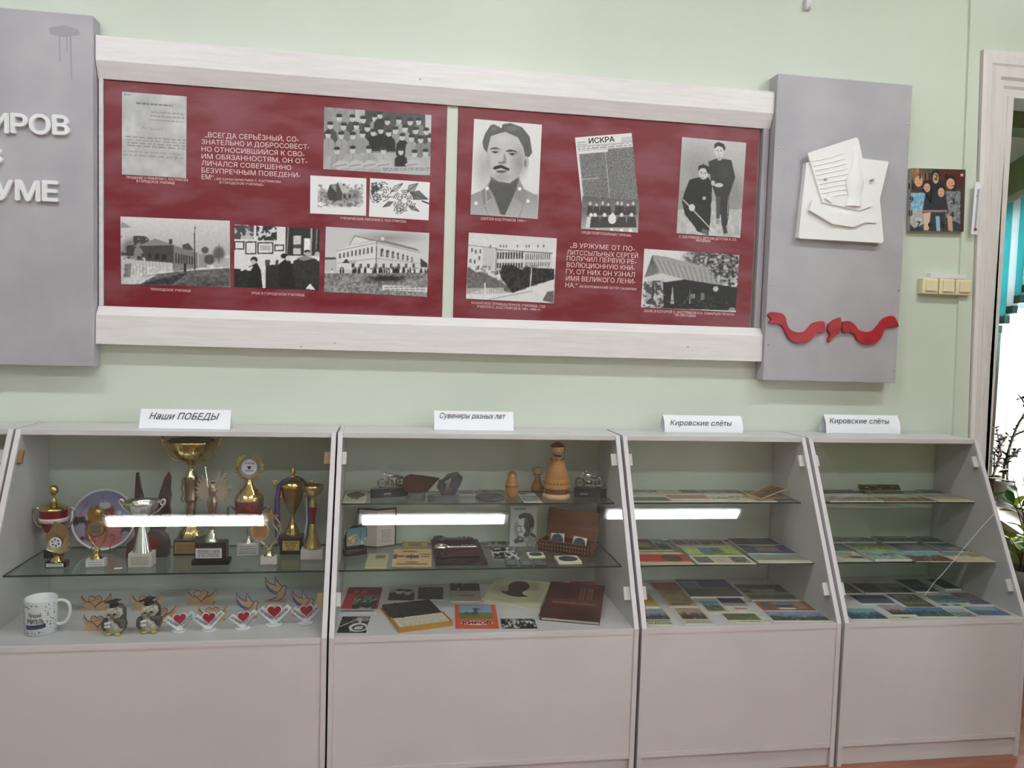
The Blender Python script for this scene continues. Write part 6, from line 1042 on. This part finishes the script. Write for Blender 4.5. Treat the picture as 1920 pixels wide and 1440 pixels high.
shelfset('booklets on the lower shelf of the third case', Z2, [
 ('small booklet with yellow and purple patches, back left of the lower shelf', 'booklet', (1197, 1216, 1012), (1199, 1237, 1033), bands('5a5048', [(.0, .05, .9, .25, '8a4a6a'), (.2, .3, .8, .75, 'b8a840'), (.75, .4, .95, .8, '8a7a3a')], 4), .003),
 ('blue green photo cards beside the yellow and purple booklet on the lower shelf', 'postcard', (1217, 1243, 1008), (1238, 1262, 1032), landscape('86a0a0', '4c625c', '3a4a40', 5), .002),
 ('red booklet with a dark oval, front left of the lower shelf', 'booklet', (1201, 1285, 1037), (1203, 1302, 1059), bands('d8b48c', [(0, .2, 1, .8, 'b83a34')], 5, .05, [(.68, .5, .19, .28, '4a3a2c')]), .003),
 ('grey booklet with a row of dark pictures, back of the lower shelf', 'booklet', (1245, 1355, 1009), (1269, 1372, 1026), triptych('b8b4a6', ['5a564c', '6c6658', '57524a', '625c50'], 7, 4, .2, .75), .003),
 ('bright green booklet with a blue picture, middle of the lower shelf', 'booklet', (1276, 1380, 1027.5), (1294, 1398, 1043), bands('8aa650', [(.05, .05, .28, .8, 'a9c070'), (.28, .12, .5, .7, '4a7a98'), (.5, .12, .68, .7, '4c5a40'), (.7, .05, .95, .8, '9cba5c'), (.3, .76, .8, .84, '3a4a20')], 8, .14), .003),
 ('cream booklet with three dark views, front middle of the lower shelf', 'booklet', (1298, 1402, 1044), (1309, 1418, 1058.5), triptych('d8d2c2', ['5c5e5c', 'c9bc9c', '5a5a50'], 9, 3), .003),
 ('dark red and blue booklet at the back right of the lower shelf', 'booklet', (1361, 1457, 1010), (1380, 1475, 1022.5), bands('34343c', [(0, .1, .4, .6, '5c2c30'), (.42, .15, .95, .85, '4a545c'), (.42, .02, .8, .12, 'a8a8a4')], 6), .003),
 ('dark blue booklet with a pale title line, second row right of the lower shelf', 'booklet', (1384, 1478, 1024), (1403, 1503, 1039.5), lambda asp: bands('3c4660', [(.25, .05, .8, .18, '9aa0a8'), (.3, .3, .75, .75, '8a7c60')], 7, .1)(asp), .004),
 ('pale booklet with a soft blue and gold landscape, front right of the lower shelf', 'booklet', (1405, 1506, 1041), (1424, 1532, 1056), bands('d8d0bc', [(.02, .05, .98, .42, '7d98a6'), (.02, .42, .98, .75, '9a8a60')], 8), .004)])
shelfset('booklets on the floor of the third case', Z1, [
 ('yellow book at the left edge of the case floor', 'booklet', (1210, 1222, 1118), (1211, 1236, 1141), bands('c8a83a', [(.1, .3, .8, .5, 'a8842a')], 3), .008),
 ('red and tan booklet, tallest at the back left of the case floor', 'booklet', (1212, 1257, 1091), (1255, 1309, 1139), bands('b09a7e', [(0, .0, 1, .08, 'c8c4b8'), (0, .08, 1, .38, '8a2c34'), (.12, .48, .9, .82, '9c8466'), (.2, .55, .8, .75, 'ab9474'), (.15, .88, .8, .93, '6a5440')], 4), .004),
 ('cream booklet with a red brown street photo, front left of the case floor', 'booklet', (1258, 1310, 1141), (1286, 1343, 1174), framed('cfc8b4', ('a89080', '6a5040', '3c3028'), 5, (.08, .06, .92, .72)), .004),
 ('large dark blue book at the back of the case floor', 'booklet', (1265, 1357, 1090), (1295, 1395, 1122), bands('39456e', [(.05, .08, .35, .45, '6a7a7c'), (.05, .5, .9, .82, '4c5a50'), (.05, .48, .9, .5, 'b0b4b8'), (.35, .08, .37, .48, 'b0b4b8'), (.03, .9, .95, .93, '7a6a9a')], 5), .007),
 ('cream booklet with a blue lake picture, in front of the dark blue book', 'booklet', (1305, 1343, 1124.5), (1328, 1368, 1150), framed('c4c0a0', ('5a8ab4', '44584c', '5a6840'), 6, (.1, .2, .9, .88), strip=False), .003),
 ('pale booklet with a night city strip and small red lettering', 'booklet', (1343, 1396, 1122.5), (1369, 1416, 1148), bands('d4ccbc', [(0, 0, 1, .4, '2c3140'), (0, .4, 1, .6, '8c9094'), (.3, .74, .8, .84, 'c06a6a')], 8, .1), .003),
 ('green grey collage booklet at the back right of the case floor', 'booklet', (1380, 1460, 1098), (1410, 1503, 1128), lambda asp: bands('8a9080', [(.02, .05, .98, .3, '4c5440'), (.02, .38, .2, .55, '3c4434'), (.75, .32, .98, .5, '3c4434'), (.02, .7, .98, .88, '5c6450'), (0, .93, 1, 1, 'd0cab8')], 9, .12)(asp), .005),
 ('rust red framed booklet with three small views, right of the case floor', 'booklet', (1414, 1511, 1129.5), (1432, 1535, 1147), bands('a4523c', [(.08, .1, .28, .82, '5c5660'), (.34, .1, .66, .7, '6a8498'), (.34, .4, .66, .62, '3c4a48'), (.34, .7, .66, .85, 'e0d0c0'), (.7, .1, .9, .8, '9a8a84')], 7), .004),
 ('green photo booklet with a pale yellow title strip, front of the case floor', 'booklet', (1354, 1428, 1151), (1373, 1451, 1174), bands('d8d4b8', [(.04, .08, .84, .72, '5a6648'), (.3, .84, .8, .9, '8a8438')], 9, .14), .003),
 ('booklet with a blue sky over rocks, front right corner of the case floor', 'booklet', (1434, 1541, 1148.5), (1456, 1563, 1169), landscape('6f9ac0', '8c8a84', '3c4248', 11), .004)])
o, w, h, tt = flat('booklet', 'booklet with a white church photo and a two script town name, front left corner', 'booklet', (1213, 1247, 1143), (1216, 1273, 1175), Z1, framed('d6d2bc', ('8a98ac', '6a7480', '3a4044'), 4, (.0, .03, .88, .66), strip=False), .003, 'booklets on the floor of the third case'); onface(o, w, h, tt, 'ВЛАДИМИР', .03, .2, .82, .09, bold=.02); onface(o, w, h, tt, 'VLADIMIR', .05, .07, .8, .09, bold=.02)
shelfset('booklets on the upper shelf of the end case', Z3, [
 ('blue sea card at the back left of the upper shelf', 'postcard', (1546, 1593, 914.5), (1549, 1618, 926), landscape('4c6f8e', '5f86a8', '46606c', 4, .3), .0015),
 ('pinkish grey booklet at the front left of the upper shelf', 'booklet', (1551, 1641, 928), (1557, 1657, 941.5), landscape('b8b0a4', '8a8078', 'a08c80', 5), .004),
 ('reddish card lying behind the green and red booklet', 'postcard', (1616, 1690, 920), (1641, 1700, 927), landscape('a08c78', '8a5a4c', '6a5a4c', 6), .0015),
 ('green and red booklet in the middle front of the upper shelf', 'booklet', (1646, 1727, 928), (1661, 1757, 941.5), landscape('a8b09a', '6c7c58', '8a5048', 7), .003),
 ('dark grey card at the back right of the upper shelf', 'postcard', (1706, 1790, 918), (1734, 1818, 926), bands('6a6c6a', [(0, .6, 1, .9, '4a4640')], 4), .002),
 ('tan booklet at the front right of the upper shelf', 'booklet', (1738, 1820, 928), (1760, 1857, 941.5), bands('b8a484', [(.02, .1, .9, .45, '8c94a0'), (0, .75, 1, .95, 'd4c49c')], 6), .005)])
L0, R0 = onZ(1612, 920, Z3), onZ(1682, 918, Z3); yy = L0.y; w = (R0-L0).length; t = thing('folded_card', 'brown landscape card propped up like a tent on the upper shelf', 'card', (L0.x, yy, Z3+.0028)); h = .062
sheet('front_leaf', landscape('5c5040', '7a6a48', '4a4430', 9)(1.8), w, h, .001, t, Matrix.Rotation(math.radians(48), 4, 'X'), edge='c8a878'); sheet('prop_leaf', bands('8a7a60', [])(1.8), w, .04, .001, t, Matrix.Translation((0, .026, .029)) @ Matrix.Rotation(math.radians(-48), 4, 'X'), edge='8a7a60')
shelfset('booklets on the lower shelf of the end case', Z2, [
 ('grey booklet at the back left of the lower shelf', 'booklet', (1563, 1625, 1007), (1564, 1644, 1018), landscape('84908e', '5c6664', '707a78', 3), .004),
 ('grey booklet with a dim street view, middle of the back row', 'booklet', (1627, 1700, 1005), (1654, 1720, 1018), landscape('8a9090', '5a605e', '6a6e6a', 4), .005),
 ('booklet with a dark green strip at the back right of the lower shelf', 'booklet', (1704, 1770, 1007), (1733, 1790, 1018), bands('7c8684', [(0, .5, 1, .85, '4a5440')], 5), .003),
 ('dark blue card at the left end of the second row', 'postcard', (1566, 1590, 1021), (1567, 1602, 1034), bands('4c5866', [(0, .1, 1, .4, '5f6c78')], 4), .002),
 ('green meadow booklet in the second row of the lower shelf', 'booklet', (1584, 1656, 1020.5), (1611, 1682, 1034.5), landscape('7c8478', '6a7c4c', '8a9450', 6, .3), .003),
 ('grey booklet with white framed photos in the second row', 'booklet', (1660, 1732, 1020), (1690, 1760, 1035), bands('66707a', [(.08, .1, .3, .8, '4c545c'), (.36, .12, .9, .7, '7a808a'), (.1, .85, .9, .93, 'b8a888')], 7, .12), .003),
 ('booklet with a blue car like shape and sand, right end of the second row', 'booklet', (1750, 1812, 1020), (1768, 1835, 1035), bands('6a7078', [(.4, .15, .9, .45, '454c6c'), (.4, .5, .9, .8, 'a08c6c')], 8), .003),
 ('cream booklet with a winter tree picture, front left of the lower shelf', 'booklet', (1568, 1605, 1036), (1571, 1636, 1053), bands('c8c4ae', [(.02, .05, .8, .4, '8aa494'), (.3, .3, .9, .7, 'b89c80'), (.55, .45, .95, .7, '4c4c44')], 9, .12), .002),
 ('thick cream booklet with a green mountain picture, raised at the front', 'booklet', (1614, 1680, 1035), (1641, 1710, 1053), landscape('98b4a4', '6a8878', '9ab0a0', 10), .009),
 ('booklet with a pale blue sky over red buildings, front middle of the lower shelf', 'booklet', (1690, 1762, 1036), (1718, 1790, 1054), landscape('86b0be', '8a6a66', '6c5248', 11), .003),
 ('cream booklet with a grey street view, front right end of the lower shelf', 'booklet', (1766, 1843, 1037), (1794, 1880, 1054), bands('d0c2a4', [(.02, .02, .6, .4, '8a9294'), (.65, .1, .95, .5, '9a8a70')], 12, .1), .003)])
shelfset('booklets on the floor of the end case', Z1, [
 ('brown booklet at the back left corner of the case floor', 'booklet', (1583, 1606, 1095), (1584, 1618, 1114), landscape('5c564c', '4a443a', '6a6456', 3), .003),
 ('dark green double booklet at the back of the case floor', 'booklet', (1592, 1682, 1096), (1624, 1715, 1114), bands('5c6458', [(.02, .05, .4, .9, '3c4a44'), (.44, .05, .98, .5, '707a6c'), (.6, .45, .98, .9, '343c34')], 4, .1), .005),
 ('blue book standing out at the back middle of the case floor', 'booklet', (1682, 1732, 1089), (1718, 1762, 1112), landscape('48506c', '5c5f7a', '3c4058', 5), .006),
 ('raised teal card at the back right of the case floor', 'postcard', (1752, 1780, 1090), (1772, 1815, 1108), bands('3f6a62', [(0, .6, 1, .9, '3a3c3c')], 6), .009),
 ('dark booklet with city lights, left of the second row on the case floor', 'booklet', (1588, 1655, 1118), (1617, 1682, 1134), bands('344652', [(.2, .5, .95, .7, '6a5c58'), (0, .85, 1, 1, '6a94b8')], 7, .12), .004),
 ('olive book with a misty picture and a pale title, middle of the case floor', 'booklet', (1661, 1707, 1116), (1702, 1756, 1140.5), framed('5f5c44', ('8c8694', '6c6670', '5c5458'), 8, (.12, .1, .88, .55), ink='b8b08c'), .005),
 ('pale blue panorama booklet, second row right on the case floor', 'booklet', (1727, 1800, 1118), (1758, 1816, 1132), landscape('8aa0a8', '4f7482', '66908c', 9), .003),
 ('pink and mauve photo booklet at the right side of the case floor', 'booklet', (1790, 1846, 1113), (1822, 1884, 1135), bands('8a7a90', [(.0, .05, .3, .4, 'b06a70'), (.3, .1, .75, .5, '9a948c'), (.75, .1, 1, .5, 'b88088'), (.2, .6, 1, .95, '6a6080')], 10, .12), .003),
 ('teal booklet with a fountain picture, front left corner of the case floor', 'booklet', (1590, 1645, 1143), (1602, 1672, 1165.5), landscape('7fb0b4', '3f6f88', '2f4c58', 11), .004),
 ('booklet with a purple sunset over a dark roof, front row of the case floor', 'booklet', (1634, 1682, 1136), (1674, 1716, 1155), landscape('a8a2aa', '7a6a74', '4c3a44', 12, .5), .005),
 ('cream folder sticking out at the front edge of the case floor', 'booklet', (1668, 1716, 1157), (1677, 1721, 1165), bands('ccc8a8', [(.5, .2, .85, .8, '8a8a70')], 13), .002),
 ('booklet with a deep blue sky over a town, front middle of the case floor', 'booklet', (1692, 1766, 1141.5), (1722, 1793, 1158.5), landscape('4f88b0', '3f5870', '5c6c58', 14), .005),
 ('white booklet with two small blue squares, behind the pale picture booklet', 'booklet', (1757, 1806, 1133), (1766, 1816, 1138.5), bands('d0ccb8', [(.08, .15, .32, .8, '5a86a0'), (.55, .15, .8, .8, '5a86a0')], 15), .003),
 ('pale booklet with a grey landscape, front row right of the deep blue one', 'booklet', (1777, 1812, 1143), (1801, 1838, 1160.5), landscape('a8bcc0', '8a9490', '7a8480', 16), .003),
 ('purple and turquoise photo booklet at the front right corner of the case floor', 'booklet', (1814, 1878, 1140), (1845, 1908, 1160.5), bands('7f7a90', [(.1, .05, .9, .4, '7ab4bc'), (0, .45, .45, .95, '6f6c88'), (.5, .5, 1, .95, '6a6a9c')], 17, .1), .004)])
# ------------------------------------------------------------------ plants in the window beyond the doorway
def at(px, py, depth): return Vector(CO+ray(px, py)*depth)
def leaf_mesh(b, P, d, L, w, m=0, fold=.25):
    """a leaf: a folded, pointed blade from P along d"""
    d = d.normalized(); s = d.cross(Vector((random.uniform(-.4, .4), random.uniform(-.4, .4), 1))).normalized(); n = s.cross(d); V = []
    for u, k in ((0, .08), (.3, .85), (.6, 1), (.85, .55), (1, .02)):
        c = P+d*L*u-n*(L*.12*u*u); V += [c-s*w*k+n*w*k*fold, c, c+s*w*k+n*w*k*fold]
    b.add(V, [(i*3+j, i*3+j+1, i*3+j+4, i*3+j+3) for i in range(4) for j in range(2)], m, True)
def plant(label, cx, ytop, ybot, hw, depth, potmat, stems, leafmat, L, w, n, group=None, name='potted_plant', saucer=True):
    k = depth/FPX; C = at(cx, ytop, depth); B0 = at(cx, ybot, depth); h = (C.z-B0.z); R = hw*k; t = thing(name, label, 'plant', (C.x, C.y, B0.z)); L0 = -Vector((C.x, C.y, B0.z))
    MB().lathe([(R*.74, 0), (R*.95, h*.86), (R*1.05, h*.87), (R*1.05, h), (R*.95, h), (R*.92, h*.9)], 28).build('pot', potmat, t); MB().lathe([(R*.93, h*.88), (R*.93, h*.91), (.001, h*.93)], 20).build('soil', 'soil', t)
    if saucer: MB().lathe([(R*.9, -.012), (R*1.15, -.006), (R*1.16, .004), (R*1.1, .004), (R*.85, -.002), (.001, -.002)], 28).build('saucer', potmat, t)
    st = MB(); fo = MB()
    for pts, r in stems:
        Q = []
        for i, p in enumerate(pts): q = at(p[0], p[1], depth)+L0; u = i/(len(pts)-1); q += Vector((-.45, .9, 0))*random.uniform(-.09, .05)*u; Q.append(q)
        Q[0] = Vector((random.uniform(-.3, .3)*R, random.uniform(-.3, .3)*R, h*.9)); st.tube(Q, [r]*(len(Q)-1)+[r*.4], n=6)
        for i in range(n):
            u = .2+.8*(i+random.random())/n; f = u*(len(Q)-1); a = min(int(f), len(Q)-2); P = Q[a].lerp(Q[a+1], f-a); ax = (Q[a+1]-Q[a]).normalized(); th = i*2.4+random.random(); o1 = ax.orthogonal().normalized(); o2 = ax.cross(o1)
            leaf_mesh(fo, P, (o1*math.cos(th)+o2*math.sin(th))+ax*random.uniform(.2, .9), L*random.uniform(.7, 1.2), w*random.uniform(.8, 1.2))
    st.build('stems', 'stem_brown', t); fo.build('foliage', leafmat, t); return t
DW = float(CR[2] @ (np.array(onY(1885, 900, 1.28))-CO))
plant('dark leafy succulent on the window sill beyond the doorway, nearest the door frame', 1864, 892, 930, 12, DW+.06, 'terracotta', [([(1864, 890), (1866, 850), (1868, 800)], .005), ([(1864, 890), (1872, 850), (1880, 812)], .004), ([(1864, 890), (1858, 860), (1858, 815)], .004)], 'leaf_dark', .035, .010, 26)
plant('taller dark succulent on the window sill with branches reaching over the glass', 1886, 902, 946, 17, DW-.1, 'pot_grey', [([(1886, 900), (1882, 860), (1892, 800), (1905, 765), (1918, 740)], .008), ([(1886, 900), (1896, 850), (1908, 815), (1925, 800)], .007), ([(1886, 900), (1890, 870), (1902, 845), (1915, 850)], .005), ([(1886, 900), (1878, 870), (1880, 840)], .005)], 'leaf_dark', .04, .013, 24)
DF = float(CR[2] @ (np.array(onY(1915, 1065, .62))-CO))
plant('yellow green broad leaved plant in a grey pot on the floor beyond the doorway', 1922, 1066, 1290, 34, DF, 'pot_grey', [([(1920, 1060), (1908, 1000), (1898, 930)], .005), ([(1920, 1060), (1915, 1010), (1912, 960)], .005), ([(1920, 1060), (1905, 1030), (1893, 1000)], .004), ([(1920, 1060), (1925, 1000), (1935, 940)], .004)], 'leaf_yellow', .12, .03, 5)
plant('tall plant with long dark green blades at the right edge of the doorway', 1975, 1085, 1330, 26, DF-.35, 'terracotta', [([(1960, 1075), (1930-i*3, 980), (1914-i*4, 880+i*14)], .004) for i in range(4)], 'leaf_green', .13, .018, 7)
